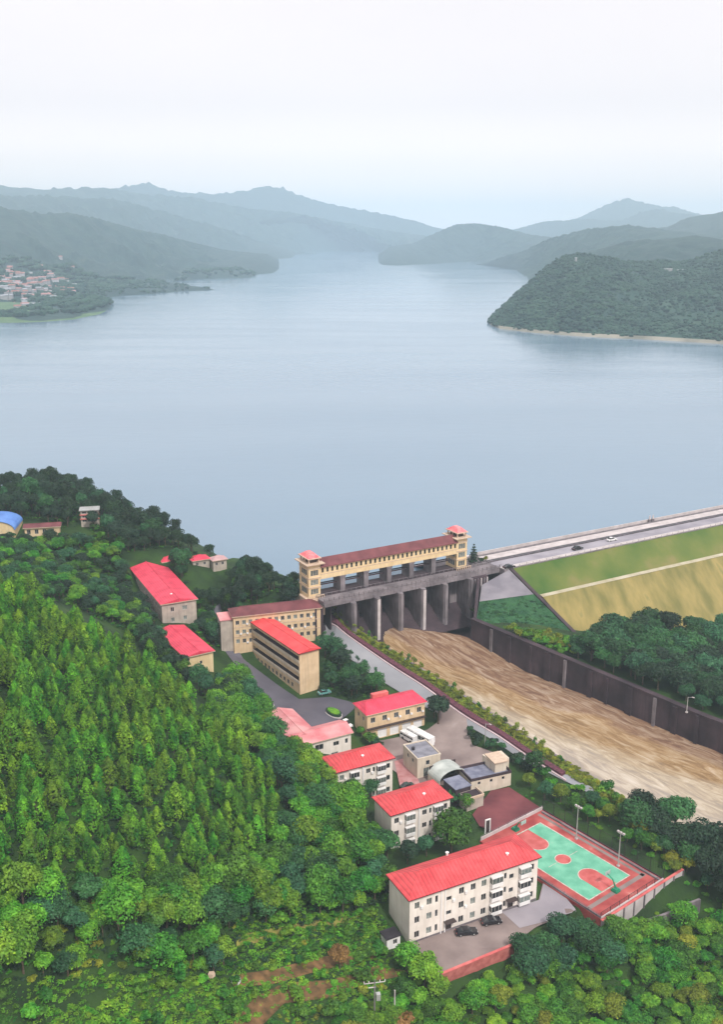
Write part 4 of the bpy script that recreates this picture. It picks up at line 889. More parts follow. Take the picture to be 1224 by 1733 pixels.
for z in (5.7, 9.2, 12.7):
    g = MB(); g.box(2.58, 2.7, .95, D-.95, z-.72, z+.72); gl_ = g.build('gallery_back_wall', M_CONCD, r)  # dark material puts the recess shade into the back wall's colour
    q = MB(); y = 2.2
    while y < D-2: q.box(2.54, 2.577, y, y+.9, z-.7, z+.6); q.box(2.54, 2.577, y+1.3, y+2.5, z-.2, z+.6); y += 3.4
    q.build('gallery_door', M_DOOR, gl_)
    MB().box(.27, .397, .5, D-.5, z-1.5, z-.72).build('gallery_parapet', M_PALE, r); MB().box(.46, 2.57, .95, D-.95, z-.72, z-.69).build('gallery_floor_shade', M_CONCD, gl_)  # thin dark sheet over the tan floor, gallery shade painted as colour
roof(r, 'gable', .4, .4, Wl, Dw, H, 1.0, mat('vivid_red_roof', (.62, .045, .055), (.78, .085, .09), .25, detail=7, rough=.5, streak=(.25, (.52, .12, .11)), wave=(1.0, 'Y', .88)), ov=.55, axis='y')
MB().box(-.9, .395, 0, D, -3, .25).build('plinth', M_CONC, r)
# --- office block behind
r, L, H = place('office_block', 'three-storey tan office block with brown-red roof behind the galleried block', (392,1046), (546,1029.5), 20.6, 8.6, 8.6)
Wl = L-1.2; ops = [(Wl*(.045+.0735*k*1.0+.0), z, 1.25, 1.5) for k in range(13) for z in (H-2.2, H-5.6, H-8.9)]
ops = [o for o in ops]; block(r, .6, .6, Wl, 7.4, H, {'front': ops, 'left': [(2.2, z, 1.1, 1.4) for z in (H-2.2, H-5.6, H-8.9)]+[(6, z, 1.1, 1.4) for z in (H-2.2, H-5.6, H-8.9)], 'right': [(4, z, 1.1, 1.4) for z in (H-2.2, H-5.6)]}, M_TAN)
roof(r, 'hip', .6, .6, Wl, 7.4, H, 1.9, M_BROWN, M_FASCT, inset=3.4)
MB().box(.6-.02, Wl+.62, .5, .597, H-3.95, H-3.7).box(.58, Wl+.62, .5, .597, H-7.3, H-7.05).build('floor_band', M_FASCT, r)
MB().box(-3.6, .58, 1.5, 8.5, -3, H-1.2).build('side_wing', M_GREYTAN, r); MB().box(-3.9, .5, 1.2, 8.8, H-1.2, H-.9).build('side_wing_roof', M_PINK, r)
# --- upper long building
r, L, H, HD = place('hillside_hall', 'long hall with broad crimson roof and grey side wall among dark hillside trees', (271,1025), (337,1017), 24, 46, 15, C=(211,953)); print('hall', L, HD)
Wl = L-1.2
block(r, .6, .6, Wl, HD-1.2, H, {'front': [(Wl*.3, H-2.3, 1.2, 1.6), (Wl*.66, H-2.3, 1.8, 1.6, 'c'), (Wl*.3, H-6, 1.2, 1.6), (Wl*.66, H-6, 1.2, 1.6)], 'left': [(2.5+k*3.3, z, 1.3, 1.5) for k in range(int((HD-4)/3.3)) for z in (H-2.3, H-5.8)]}, M_GREYTAN)
ro = roof(r, 'gable', .6, .6, Wl, HD-1.2, H, 1.2, M_PINKRED, M_FASCT, axis='y'); vent(ro, L*.42, 6, H+1.0)
MB().box(.2, 5.5, HD-1, HD+3, H-2, H+1.6).build('stair_head', M_PARA, r)
# --- yellow annexe
r, L, H = place('yellow_house', 'small yellow-walled house with crimson roof above the road on the wooded slope', (312,1114.6), (364.5,1102.6), 17, 26, 10)
Wl = L-1.2; block(r, .6, .6, Wl, 24.8, H, {'front': [(Wl*.55, 4.2, .9, 1.1, 'n')], 'left': [(3+k*3.6, 4.6, 1.2, 1.4) for k in range(6)]}, M_YEL)
roof(r, 'gable', .6, .6, Wl, 24.8, H, 1.0, M_PINKRED, M_FASCT, axis='y')
# --- small buildings near the ridge
def hut(label, px, py, z, w_, d_, h_, rm, wm, ang=28, kind='hip', rise=1.2, cat='building', nm='small_house'):
    q = at(px, py, z); r = thing(nm, label, cat, (q.x, q.y, z), R(ang)); FOOT.append([(q.x-2, q.y-2), (q.x+w_+2, q.y-2), (q.x+w_+2, q.y+d_+6), (q.x-2, q.y+d_+6)])
    block(r, 0, 0, w_, d_, h_, {'front': [(w_*f_, h_*.55, 1.0, 1.2) for f_ in (.25, .7)], 'left': [(d_/2, h_*.55, 1.0, 1.2)]}, wm); roof(r, kind, 0, 0, w_, d_, h_, rise, rm, M_FASCT, ov=.5); return r
hut('small red-roofed house among dark trees on the ridge, left of the grey-roofed one', 327, 963, 22.5, 6.5, 5, 3.0, M_PINKRED, M_GREYTAN)
hut('small pale grey and pink roofed house on the ridge at the lake edge', 361, 962, 22.5, 5.4, 4, 2.8, mat('pale_pink_roof', (.42, .26, .27), (.52, .34, .34), .4), M_GREYTAN)
hut('low crimson-roofed lean-to behind the long hall on the slope', 276, 966, 22, 6, 5, 3.2, M_PINKRED, M_GREYTAN)
# pavilion
q = at(137, 887, 34); r = thing('pavilion', 'three-level pale pavilion with reddish bands standing at the foot of the wooded knoll', 'building', tuple(q), R(12)); r.scale = (.82, .82, .82); FOOT.append([(q.x-2, q.y-3), (q.x+12, q.y-1), (q.x+11, q.y+9), (q.x-3, q.y+8)])
block(r, 0, 0, 8.4, 6, 6.6, {'front': [(x, z, 2.0, 1.1) for x in (1.7, 4.2, 6.7) for z in (1.5, 3.6, 5.6)]}, M_GREYTAN)
for z in (2.3, 4.4): MB().box(-.4, 8.8, -.5, -.003, z, z+.35).build('balcony', M_PARA, r)
MB().box(-.6, 9, -.7, 6.6, 6.6, 6.95).build('roof', M_GALV, r)
# long low wall building
q = at(42, 909, 32); r = thing('low_building', 'long low tan building on the left slope beside the blue-roofed hall', 'building', tuple(q), R(12)); FOOT.append([(q.x-2, q.y-3), (q.x+24, q.y+2), (q.x+23, q.y+11), (q.x-3, q.y+8)])
block(r, 0, 0, 13, 5, 3.4, {'front': [(x, 1.9, 1.4, 1.8) for x in np.arange(1.5, 12, 2.9)]}, M_TAN); roof(r, 'gable', 0, 0, 13, 5, 3.4, .9, M_BROWN, M_FASCT)
# blue arched hall
q = at(-45, 912, 32); r = thing('arched_hall', 'hall with bright blue barrel roof and tan gable at the left edge', 'building', tuple(q), R(6)); FOOT.append([(q.x-2, q.y-3), (q.x+24, q.y), (q.x+23, q.y+18), (q.x-3, q.y+15)])
a = MB(); NA = 12; wd = 15.5
for k in range(NA):
    t0, t1 = math.pi*k/NA, math.pi*(k+1)/NA; P = lambda t, y, e=0: (wd/2-math.cos(t)*(wd/2+e), y, 3.2+math.sin(t)*(3.6+e))
    a.quad(P(t0, -.4, .2), P(t0, 14, .2), P(t1, 14, .2), P(t1, -.4, .2)); a.quad(P(t0, -.4, .2), P(t1, -.4, .2), P(t1, -.4), P(t0, -.4))
a.build('barrel_roof', M_BLUE, r)
g = MB(); pts = [(0, 0, -2), (wd, 0, -2)]+[(wd/2+math.cos(math.pi*k/NA)*wd/2, 0, 3.2+math.sin(math.pi*k/NA)*3.55) for k in range(NA+1)]
i = len(g.v); g.v += pts; g.f.append(tuple(range(i, i+len(pts)))); g.quad((wd, 0, -2), (wd, 14, -2), (wd, 14, 3.2), (wd, 0, 3.2)); g.quad((0, 14, -2), (0, 0, -2), (0, 0, 3.2), (0, 14, 3.2)); g.build('wall', M_YEL, r)
for x in (3, 6, 10, 13): window(r, (x, -.1, 2.2), 0, 1.4, 1.4)
# white hut by the near block
q = at(655, 1607, .5); r = thing('white_hut', 'tiny white hut with dark flat roof at the left end of the long apartment block', 'hut', (q.x, q.y, .3), R(28)); FOOT.append([(q.x-1, q.y-1), (q.x+4, q.y), (q.x+4, q.y+4), (q.x-1, q.y+4)])
block(r, 0, 0, 3.2, 2.6, 2.6, {'front': [(2.0, 1.4, 1.0, 1.2)]}, M_WHITE); MB().box(-.25, 3.45, -.25, 2.85, 2.6, 2.8).build('roof', M_STEEL, r)
# red hut in the trees
q = ground(585, 1408); r = thing('red_shed', 'small shed with dull red roof half hidden in trees left of the white blocks', 'shed', (q.x-1.5, q.y+1, q.z), R(-50))
block(r, 0, 0, 5.2, 3.0, 3.2, {}, M_GREYTAN); roof(r, 'gable', 0, 0, 5.2, 3.0, 3.2, .8, M_BROWN, ov=.4)

# ---------------------------------------------------------------- roads, yards, courts
road_px = [(372,1022),(384,1060),(392,1092),(420,1122),(470,1160),(506,1184),(560,1180),(600,1190),(600,1200),(560,1230),(520,1236),(486,1212),(455,1196),(432,1190),(420,1160),(398,1125),(372,1092),(362,1060),(362,1030)]
pave('compound_road', road_px, M_ASPH)
pave('promenade', [(548,1044),(562,1042),(600,1073),(700,1145),(800,1208),(900,1272),(940,1300),(1010,1338),(1000,1345),(920,1304),(868,1276),(790,1228),(700,1188),(640,1150),(588,1112),(548,1076)], M_ROAD)
pave('main_yard', [(640,1255),(724,1236),(742,1222),(745,1190),(765,1195),(790,1215),(792,1235),(800,1262),(850,1280),(860,1305),(800,1325),(770,1330),(740,1330),(700,1330),(660,1300)], M_YARD, dz=.19)
pave('garden_path', [(668,1290),(690,1282),(712,1330),(700,1345),(680,1345)], mat('brick_path', (.36, .15, .15), (.45, .24, .24), .5), dz=.24)
pave('maroon_yard', [(831,1339),(862,1333),(931,1378),(842,1410),(812,1400),(800,1380)], M_MAROON, dz=.2)
pave('apartment_forecourt', [(690,1592),(912,1525),(922,1486),(975,1545),(905,1572),(870,1605),(748,1655),(715,1615)], M_YARD, dz=.16)
pave('grey_forecourt', [(914,1524),(924,1482),(976,1545),(930,1560),(880,1572),(850,1545)], M_YARDG, dz=.2)
# basketball court: exact rectangle in world
c_a = at(1065,1485,0); c_b = at(918,1398,0); c_c = at(990,1520,0)
ud = (V2(c_b)-V2(c_a)).normalized(); vd = Vector((-ud.y, ud.x)) 
if vd.dot(V2(c_c)-V2(c_a)) < 0: vd = -vd
CL, CW = 27.5, 14.4; O2 = V2(c_a)
def cw_(u, v): q = O2+ud*u+vd*v; return (q.x, q.y)
cang = math.atan2(ud.y, ud.x)
def cquad(u0, u1, v0, v1): return [cw_(u0, v0), cw_(u1, v0), cw_(u1, v1), cw_(u0, v1)]
def flatsheet(name, pts, z, m, th=.3, parent=None):
    A_ = sum(pts[i][0]*pts[(i+1) % len(pts)][1]-pts[(i+1) % len(pts)][0]*pts[i][1] for i in range(len(pts)))
    if A_ < 0: pts = pts[::-1]
    return MB().prism(pts, z-th, z).build(name, m, parent)
CZ = .55
struct(flatsheet('court_surround', cquad(-6.0, CL+4, -5.3, CW+3.2), CZ, M_COURTR, 3.5))
EXCL.append(cquad(-6.5, CL+4.5, -6.2, CW+3.6))
court = thing('basketball_court', 'mint green basketball court with pinkish red key areas and centre circle', 'court', (0, 0, 0))
flatsheet('playing_surface', cquad(0, CL, 0, CW), CZ+.012, M_COURTG, .01, court)
def ring(c, r0, r1, z, n=40, a0=0, a1=2*math.pi):
    a = MB()
    for k in range(n):
        t0 = a0+(a1-a0)*k/n; t1 = a0+(a1-a0)*(k+1)/n
        P = lambda t, r: (*cw_(c[0]+math.cos(t)*r, c[1]+math.sin(t)*r), z)
        if r0 > 0: a.quad(P(t0, r0), P(t0, r1), P(t1, r1), P(t1, r0))
        else: a.tri((*cw_(*c), z), P(t0, r1), P(t1, r1))
    return a
def fixup(o):
    bm = bmesh.new(); bm.from_mesh(o.data); bmesh.ops.recalc_face_normals(bm, faces=bm.faces[:])
    if sum(f.normal.z for f in bm.faces) < 0: bmesh.ops.reverse_faces(bm, faces=bm.faces[:])
    bm.to_mesh(o.data); bm.free(); return o
fixup(ring((CL/2, CW/2), 0, 1.8, CZ+.016).build('centre_circle', M_COURTC, court)); fixup(ring((CL/2, CW/2), 1.8, 2.0, CZ+.016).build('centre_ring', M_LINE, court))
for e_ in (0, 1):
    cx = 5.6 if e_ == 0 else CL-5.6
    a = ring((cx, CW/2), 0, 2.6, CZ+.016); u0, u1 = (0.1, cx) if e_ == 0 else (cx, CL-.1)
    key = MB(); key.quad(*[(*c, CZ+.020) for c in cquad(u0, u1, CW/2-2.6, CW/2+2.6)]); fixup(key.build('key_area', M_COURTC, court)); fixup(a.build('key_circle', M_COURTC, court))
    s0, s1 = (-math.pi/2, math.pi/2) if e_ == 0 else (math.pi/2, 3*math.pi/2); fixup(ring((cx, CW/2), 2.6, 2.8, CZ+.016, a0=s0, a1=s1).build('key_ring', M_LINE, court))
a = MB()
for q in (cquad(-.25, 0, -.25, CW+.25), cquad(CL, CL+.25, -.25, CW+.25), cquad(0, CL, -.25, 0), cquad(0, CL, CW, CW+.25), cquad(CL/2-.06, CL/2+.06, 2, CW/2-2.0), cquad(CL/2-.06, CL/2+.06, CW/2+2.0, CW-2)):
    a.quad(*[(*c, CZ+.022) for c in q])
fixup(a.build('court_line', M_LINE, court))
struct(flatsheet('court_verge', cquad(-2.2, CL+3, -3.1, -2.2), CZ+.02, M_YARD, .1)); struct(flatsheet('stand_step', cquad(-5.4, CL+3, -4.2, -3.7), CZ+.45, M_CONC, .5)); struct(flatsheet('court_path', cquad(-2.4, -1.3, -3.4, CW+2.8), CZ+.02, M_YARD, .1))
# hoops
def hoop(u, s, label):
    x, y = cw_(u, CW/2); r = thing('basketball_hoop', label, 'basketball hoop', (x, y, CZ), cang+(0 if s > 0 else math.pi), 'basketball hoops')
    a = MB(); a.box(-1.3, .3, -.75, .75, 0, .55); a.box(-1.1, .1, -.6, .6, .55, .8); a.build('base', M_GRNPAINT, r)
    p_ = MB(); p_.tube((-.4, 0, .7), (.5, 0, 2.6), .14); p_.tube((.5, 0, 2.6), (2.0, 0, 3.2), .11); p_.tube((-.9, 0, .7), (.5, 0, 2.6), .07); p_.build('arm', M_GRNPAINT, r)
    bb = MB().box(2.0, 2.07, -.9, .9, 2.9, 3.95).build('backboard', mat('clear_board', (.35, .45, .42), rough=.2), r)
    g = MB(); N = 14
    for k in range(N):
        t0, t1 = 2*math.pi*k/N, 2*math.pi*(k+1)/N; g.tube((2.32+.23*math.cos(t0), .23*math.sin(t0), 3.05), (2.32+.23*math.cos(t1), .23*math.sin(t1), 3.05), .03, n=4)
    g.build('rim', M_COURTC, bb)
hoop(-1.3, 1, 'basketball hoop on a green base at the near end of the green court'); hoop(CL+1.3, -1, 'basketball hoop on a green base at the maroon yard end of the court')
def lamp_pole(px, py, h, label, zz=CZ, rz=0, grp=None, two=True):
    q = at(px, py, zz); r = thing('floodlight_pole' if two else 'street_lamp', label, 'lamp post', tuple(q), rz, grp)
    MB().tube((0, 0, 0), (0, 0, h), .16, .09).build('pole', M_GALV, r); MB().box(-.3, .3, -.3, .3, 0, .35).build('base', M_CONCL, r)
    if two:
        MB().box(-.9, .9, -.05, .05, h-.3, h-.18).build('crossarm', M_GALV, r)
        for x in (-.8, 0, .8): MB().box(x-.25, x+.25, -.35, .1, h-.15, h+.2).build('lamp_head', M_CONCL, r)
    else:
        MB().tube((0, 0, h-.1), (1.3, 0, h+.3), .05).build('crossarm', M_GALV, r); MB().box(1.1, 1.9, -.15, .15, h+.25, h+.42).build('lamp_head', M_CONCL, r)
    return r
lamp_pole(976,1420,9, 'floodlight pole beside the green court, nearer the maroon yard', rz=cang, grp='floodlight poles beside the court'); lamp_pole(1047,1466,9, 'floodlight pole beside the green court, nearer the near corner', rz=cang, grp='floodlight poles beside the court')
lamp_pole(821,1270,8.5, 'slim pale lamp post at the yard edge above the storehouse', .8, R(-40), two=False)
lamp_pole(1163,1206,5, 'short pale lamp post on the far spillway wall before the trees', 9.3, R(-40), two=False)
# fences and walls around the court
def fence(label, p0, p1, z, h, every, m, mesh=True, low=.0, lowm=None, name='fence', cat='fence'):
    p0, p1 = V2(p0), V2(p1); d = p1-p0; L = d.length; r = thing(name, label, cat, (p0.x, p0.y, z), math.atan2(d.y, d.x)); nP = max(1, int(L/every))
    if low: MB().box(0, L, -.12, .12, -1.0, low).build('kerb_wall', lowm or M_CONC, r)
    posts([(L*k/nP-.05, L*k/nP+.05, -.05, .05, low, h) for k in range(nP+1)], 'post', m, r)
    a = MB(); a.box(0, L, -.03, .03, h-.06, h)
    if mesh:
        z_ = low+.35
        while z_ < h-.1: a.box(0, L, -.012, .012, z_, z_+.025); z_ += .45
        x = .5
        while x < L: a.box(x-.01, x+.01, -.01, .01, low, h); x += .6
    a.build('mesh_panel' if mesh else 'rail', m, r); return r
fence('tall dark mesh fence on the far right side of the court before the trees', cw_(-5.8, -5.1), cw_(CL+3.8, -5.1), CZ, 3.6, 3.6, M_STEEL, low=.3, lowm=M_CONCD)
fence('dark mesh fence on the near end of the court above the pale retaining wall', cw_(-5.8, -5.1), cw_(-5.8, CW+3), CZ, 1.6, 3.0, M_STEEL, low=.35, lowm=M_CONCL)
fence('low pale kerb fence between the court and the grey forecourt', cw_(-5.8, CW+3.0), cw_(CL*.55, CW+3.0), CZ, .9, 3.0, M_CONC, mesh=False, low=.5, lowm=M_CONC)
fence('low pale wall and rail between the maroon yard and the basketball court', cw_(CL+3.9, -5.1), cw_(CL+3.9, CW+3.0), CZ, 1.3, 3.0, M_CONC, mesh=False, low=.9, lowm=M_CONCL)
# pilastered retaining wall under the near end of the court
q0 = Vector(cw_(-6.15, CW+3.2)); q1 = Vector(cw_(-6.15, -12)); d = q1-q0; rr = thing('retaining_wall', 'pale concrete retaining wall with pilasters under the near end of the court', 'wall', (q0.x, q0.y, 0), math.atan2(d.y, d.x))
MB().box(0, d.length, -.3, .1, -6, .4).build('wall', M_CONCL, rr)
for k in range(9): x = d.length*k/8; MB().box(x-.15, x+.15, -.55, -.303, -6, .45).build('pilaster', M_CONC, rr)
MB().box(-.1, d.length+.1, -.45, .2, .401, .55).build('coping', M_PARA, rr)
# red parapet wall below the apartment forecourt
w0, w1 = at(748,1655,0), at(872,1604,0); d = V2(w1)-V2(w0); rr = thing('parapet_wall', 'red brick parapet wall along the near edge of the apartment forecourt', 'wall', (w0.x, w0.y, 0), math.atan2(d.y, d.x))
MB().box(0, d.length, -.2, .2, -5, 1.0).build('wall', M_BRICK, rr); MB().box(-.15, d.length+.15, -.32, .32, 1.0, 1.15).build('coping', M_PARA, rr)
w0, w1 = at(1092,1562,-2), at(1185,1528,-2); d = V2(w1)-V2(w0); rr = thing('low_wall', 'broken grey stone wall among bushes right of the court retaining wall', 'wall', (w0.x, w0.y, -2), math.atan2(d.y, d.x)); MB().box(0, d.length, -.3, .3, -3, .5).box(d.length*.55, d.length, -.28, .28, .5, 1.1).build('wall', M_CONC, rr)
# white gate frame at the maroon yard
q = at(832, 1412, 0); rr = thing('gateway', 'pale door-shaped gate frame at the corner of the maroon yard', 'gate', (q.x-1.6, q.y, 0), R(28)); MB().box(0, .25, 0, .25, 0, 4).box(1.4, 1.65, 0, .25, 0, 4).box(.25, 1.4, 0, .25, 3.7, 4).build('frame', M_WHITE, rr); MB().box(.3, 1.35, .08, .14, .1, 3.65).build('leaf', M_DOOR, rr)

# sink the ground well inside every paved sheet
_g = gobj.data; _c = np.zeros(len(_g.vertices)*3); _g.vertices.foreach_get('co', _c); _c = _c.reshape(-1, 3)
for p_ in EXCL:
    ins = inpoly(_c[:, 0], _c[:, 1], p_); d = np.min([segd(_c[:, 0], _c[:, 1], p_[k], p_[(k+1) % len(p_)]) for k in range(len(p_))], axis=0)
    _c[:, 2] -= np.where(ins & (d > .4), .5*np.clip(d/2.5, 0, 1)+.1, 0)
_g.vertices.foreach_set('co', _c.ravel()); _g.update()
# promenade kerbs, hedge and saplings along the channel
def along(s, off): q = LB0+bdir*s; r_ = Vector((bdir.y, -bdir.x)); return q+r_*off      # +off = away from channel
def strip(name, s0, s1, o0, o1, h, m, z_off=.0, step=3.0, rough=0.0):
    a = MB(); s = s0
    while s < s1:
        t = min(s+step, s1); c = [along(s, o0), along(t, o0), along(t, o1), along(s, o1)]; zz = [float(hgt(p_.x, p_.y))+z_off for p_ in c]; hh = [h*(1+rough*(random.random()-.5)) for _ in c]; i = len(a.v)
        a.v += [(c[k].x, c[k].y, zz[k]-.4) for k in range(4)]+[(c[k].x, c[k].y, zz[k]+h) for k in range(4)]
        a.f += [(i+4, i+7, i+6, i+5), (i, i+4, i+5, i+1), (i+3, i+2, i+6, i+7), (i, i+3, i+7, i+4), (i+1, i+5, i+6, i+2)]; s = t
    return a.build(name, m)
struct(strip('bank_verge', 0, LL-60, .75, 4.3, .12, M_MOSS))
o = strip('clipped_hedge', 2, 122, 4.4, 6.0, 1.0, M_HEDGEP); tag(o, 'long dark purple-red clipped hedge between the channel bank and the promenade', 'hedge')
struct(strip('promenade_kerb', 2, 124, 6.1, 6.5, .45, mat('pink_kerb', (.52, .40, .42), (.62, .50, .52), .3)))
fz = thing('bank_fence', 'dark post-and-rail fence between the purple hedge and the channel saplings', 'fence', (0, 0, 0)); a = MB(); b_ = MB(); s = 2
while s < 120:
    q = along(s, 4.1); z = float(hgt(q.x, q.y)); MB().tube((q.x, q.y, z), (q.x, q.y, z+1.3), .07, n=5).build('post', M_CONCD, fz); q2 = along(s+3, 4.1); z2 = float(hgt(q2.x, q2.y)); b_.tube((q.x, q.y, z+1.2), (q2.x, q2.y, z2+1.2), .04, n=4); b_.tube((q.x, q.y, z+.6), (q2.x, q2.y, z2+.6), .04, n=4); s += 3
b_.build('rail', M_CONCD, fz)
# planters of clipped hedge in the forecourt
def planter(label, px, py, rx, ry, ang, hm):
    g = ground(px, py); r = thing('hedge_planter', label, 'planter', tuple(g), R(ang)); a = MB(); N = 20; b2 = MB()
    pts = [(math.cos(2*math.pi*k/N)*rx*(1+.05*math.sin(3*k)), math.sin(2*math.pi*k/N)*ry) for k in range(N)]
    a.prism([(x*1.12, y*1.2) for x, y in pts], -.5, .35); a.build('kerb', M_CONCL, r); b2.prism([(x*1.02, y*1.05) for x, y in pts], .3, 1.0); b2.build('border_hedge', M_LF['dark'], r); b3 = MB().prism([(x*.82, y*.8) for x, y in pts], .9, 1.25); b3.build('hedge_top', hm, r)
planter('long oval planter of yellow-green hedge on the left side of the road', 447, 1189, 4.6, 1.5, -52, M_HEDGEY)
planter('rounded planter of green hedge between the forecourt and the garage', 565, 1209, 3.2, 1.7, -52, M_LF['bright'])
# soil tracks and grass terraces, lower left
drape('dirt_track', [(395,1650),(470,1640),(560,1618),(640,1610),(640,1622),(560,1640),(470,1665),(395,1672)], M_SOIL, .12)
drape('dirt_track', [(400,1585),(470,1570),(560,1555),(610,1550),(610,1562),(550,1572),(470,1590),(400,1602)], mat('grass_track', (.16, .13, .04), (.24, .24, .05), .4), .12)
drape('dirt_track', [(395,1733),(430,1690),(480,1665),(560,1660),(640,1635),(700,1640),(640,1660),(560,1690),(480,1700),(430,1750)], M_SOIL, .13)
drape('slope_track', [(158,990),(175,985),(200,1042),(188,1046)], M_CONC, .5)
OPEN_PX = [[(380,1570),(520,1560),(640,1545),(700,1610),(640,1670),(480,1705),(300,1745),(290,1700),(380,1660)], [(40,1740),(60,1675),(130,1650),(210,1645),(220,1680),(190,1745)]]

# ---------------------------------------------------------------- vehicles
def car(label, px, py, z, ang, m, L=4.5, W_=1.8, H=1.5, group=None, cat='car', name='parked_car'):
    q = at(px, py, z); r = thing(name, label, cat, (q.x, q.y, z), R(ang), group); w2 = W_/2; l2 = L/2
    def sec(pts, y0, y1, nm, mm, par=r):
        a = MB(); n = len(pts); a.v = [(x, y0, zz) for x, zz in pts]+[(x, y1, zz) for x, zz in pts]; a.f = [tuple(range(n)), tuple(reversed(range(n, 2*n)))]+[(k, n+k, n+(k+1) % n, (k+1) % n) for k in range(n)]; return a.build(nm, mm, par)
    b_ = sec([(-l2, .3), (l2, .3), (l2, .62), (l2-.15, .78), (l2*.48, .92), (-l2*.82, .96), (-l2, .8)], -w2, w2, 'body', m)
    sec([(l2*.46, .925), (l2*.14, H-.06), (-l2*.42, H-.04), (-l2*.80, .965)], -w2*.88, w2*.88, 'cabin_glass', M_GLASS)
    sec([(l2*.13, H-.055), (l2*.08, H), (-l2*.36, H), (-l2*.44, H-.05)], -w2*.80, w2*.80, 'roof', m)
    for sx in (-.62, .62):
        for sy in (-1, 1):
            wv = MB().tube((l2*sx, sy*(w2-.2), .32), (l2*sx, sy*(w2+.02), .32), .32, n=12).build('wheel', M_TYRE, r); MB().tube((l2*sx, sy*(w2+.02), .32), (l2*sx, sy*(w2+.035), .32), .18, n=10).build('rim', M_GALV, wv)
    for sy in (-.6, .6): MB().box(l2-.1, l2+.01, sy-.2, sy+.2, .62, .74).build('headlight', M_GALV, r); MB().box(-l2-.01, -l2+.1, sy-.2, sy+.2, .7, .82).build('tail_light', M_PARA, r)
    return r
GF = float(.2)
def gz(px, py): g = ground(px, py); print('gz', px, py, g); return g.z+.2
car('black car parked before the left doorway of the long apartment block', 790, 1580, gz(790, 1580), 8, M_CARBLK, 4.7)
car('black car parked before the middle of the long apartment block, farther from the left doorway', 832, 1562, gz(832, 1562), 12, M_CARBLK, 4.5)
car('dark green car beside the brick path under the red-roofed block', 690, 1333, gz(690, 1333), 30, mat('green_car_paint', (.03, .06, .05), rough=.3), 4.0)
car('teal car parked at the end wall of the galleried tan block', 549, 1174, gz(549, 1174), 28, M_CARTEAL, 4.2)
car('white van parked by the pink roof beside the green planter', 586, 1228, gz(586, 1228), -50, M_CARWHT, 4.4, H=1.9, cat='van', name='parked_van')
car('dark car on the dam crest road, farther right of two', 978, 930, 22.05, 32, M_CARBLK, 5.0, H=1.7)
car('white car on the dam crest road', 1036, 915, 22.05, 32, M_CARWHT, 4.6)
car('dark car where the bridge meets the dam crest', 862, 961, 22.05, 25, M_CARBLK, 4.8)
def bus(label, px, py, ang, L, W_, H, group=None, nm='bus', z=None):
    q = ground(px, py); r = thing(nm, label, nm.replace('_', ' '), (q.x, q.y, q.z+.22), R(ang)); l2, w2 = L/2, W_/2
    a = MB(); a.prism([(-l2, -w2), (l2-.2, -w2), (l2, -w2+.2), (l2, w2-.2), (l2-.2, w2), (-l2, w2)], .45, 1.35); a.build('body', M_CARWHT, r)
    MB().box(-l2+.04, l2-.05, -w2+.04, w2-.04, 1.35, H-.45).build('window_band', M_GLASS, r)
    p_ = MB()
    for k in range(int(L/1.4)+1): x = -l2+k*(L-.1)/int(L/1.4); p_.box(x, x+.1, -w2, w2, 1.35, H-.45)
    p_.build('pillar', M_CARWHT, r)
    MB().prism([(-l2, -w2), (l2-.1, -w2), (l2, -w2+.1), (l2, w2-.1), (l2-.1, w2), (-l2, w2)], H-.45, H).build('roof', M_CARWHT, r); MB().box(-l2*.4, -l2*.4+1.8, -.7, .7, H, H+.2).build('roof_unit', M_CARWHT, r)
    for x in (-l2*.55, l2*.65):
        for s_ in (-1, 1): MB().tube((x, s_*(w2-.25), .48), (x, s_*(w2+.02), .48), .48, n=12).build('wheel', M_TYRE, r)
bus('white bus parked in the yard in front of the garage doors', 712, 1256, -50, 9.6, 2.5, 3.1)
bus('short white minibus parked beside the larger bus near the garage doors', 692, 1254, -50, 5.6, 2.0, 2.4, nm='minibus')
q = ground(747, 1312); r = thing('kiosk', 'small white-topped dark kiosk at the corner of the grey-roofed yard building', 'kiosk', tuple(q), R(28)); MB().box(-.8, .8, -.8, .8, 0, 2.0).build('body', M_DOOR, r); MB().box(-1, 1, -1, 1, 2.0, 2.4).build('roof', M_WHITE, r)
for k, px in enumerate((1100, 1109)):
    q = V2(at(px, 884, 22)); r = thing('stone_statue', ('left' if k == 0 else 'right')+' one of two small pale statues on the lake side of the dam crest', 'statue', cp((q-cd0).dot(cdir), OFR+18.9, 22.1), 0, 'pale statues on the dam crest')
    MB().box(-.5, .5, -.5, .5, 0, 1.3).build('pedestal', M_CONC, r); a = MB(); a.tube((0, 0, 1.3), (0, 0, 2.5), .45, .3); a.tube((0, 0, 2.5), (0, 0, 3.1), .22, .18); a.build('figure', M_CONCL, r)
# power pole
g = ground(634, 1725); r = thing('power_pole', 'concrete power pole with white crossarms and a transformer among the lower bushes', 'power pole', tuple(g), R(10))
MB().tube((0, 0, 0), (0, 0, 9), .17, .12).build('pole', M_CONC, r); MB().box(-2.0, 2.0, -.05, .05, 8.2, 8.33).build('crossarm', M_CONCL, r); MB().box(-1.2, .2, -.07, .07, 7.2, 7.35).build('crossarm', M_CONCL, r)
for x in (-2, -1.1, 1, 2): MB().tube((x, 0, 8.4), (x, 0, 8.75), .09, .06).build('insulator', M_WHITE, r)
MB().box(.3, 1.1, -.4, .4, 4.4, 5.8).build('transformer', M_GALV, r)
g = ground(668, 1720); r = thing('power_pole', 'shorter plain pole just right of the transformer pole', 'power pole', tuple(g), R(10)); MB().tube((0, 0, 0), (0, 0, 6), .18, .13).build('pole', M_CONCL, r)
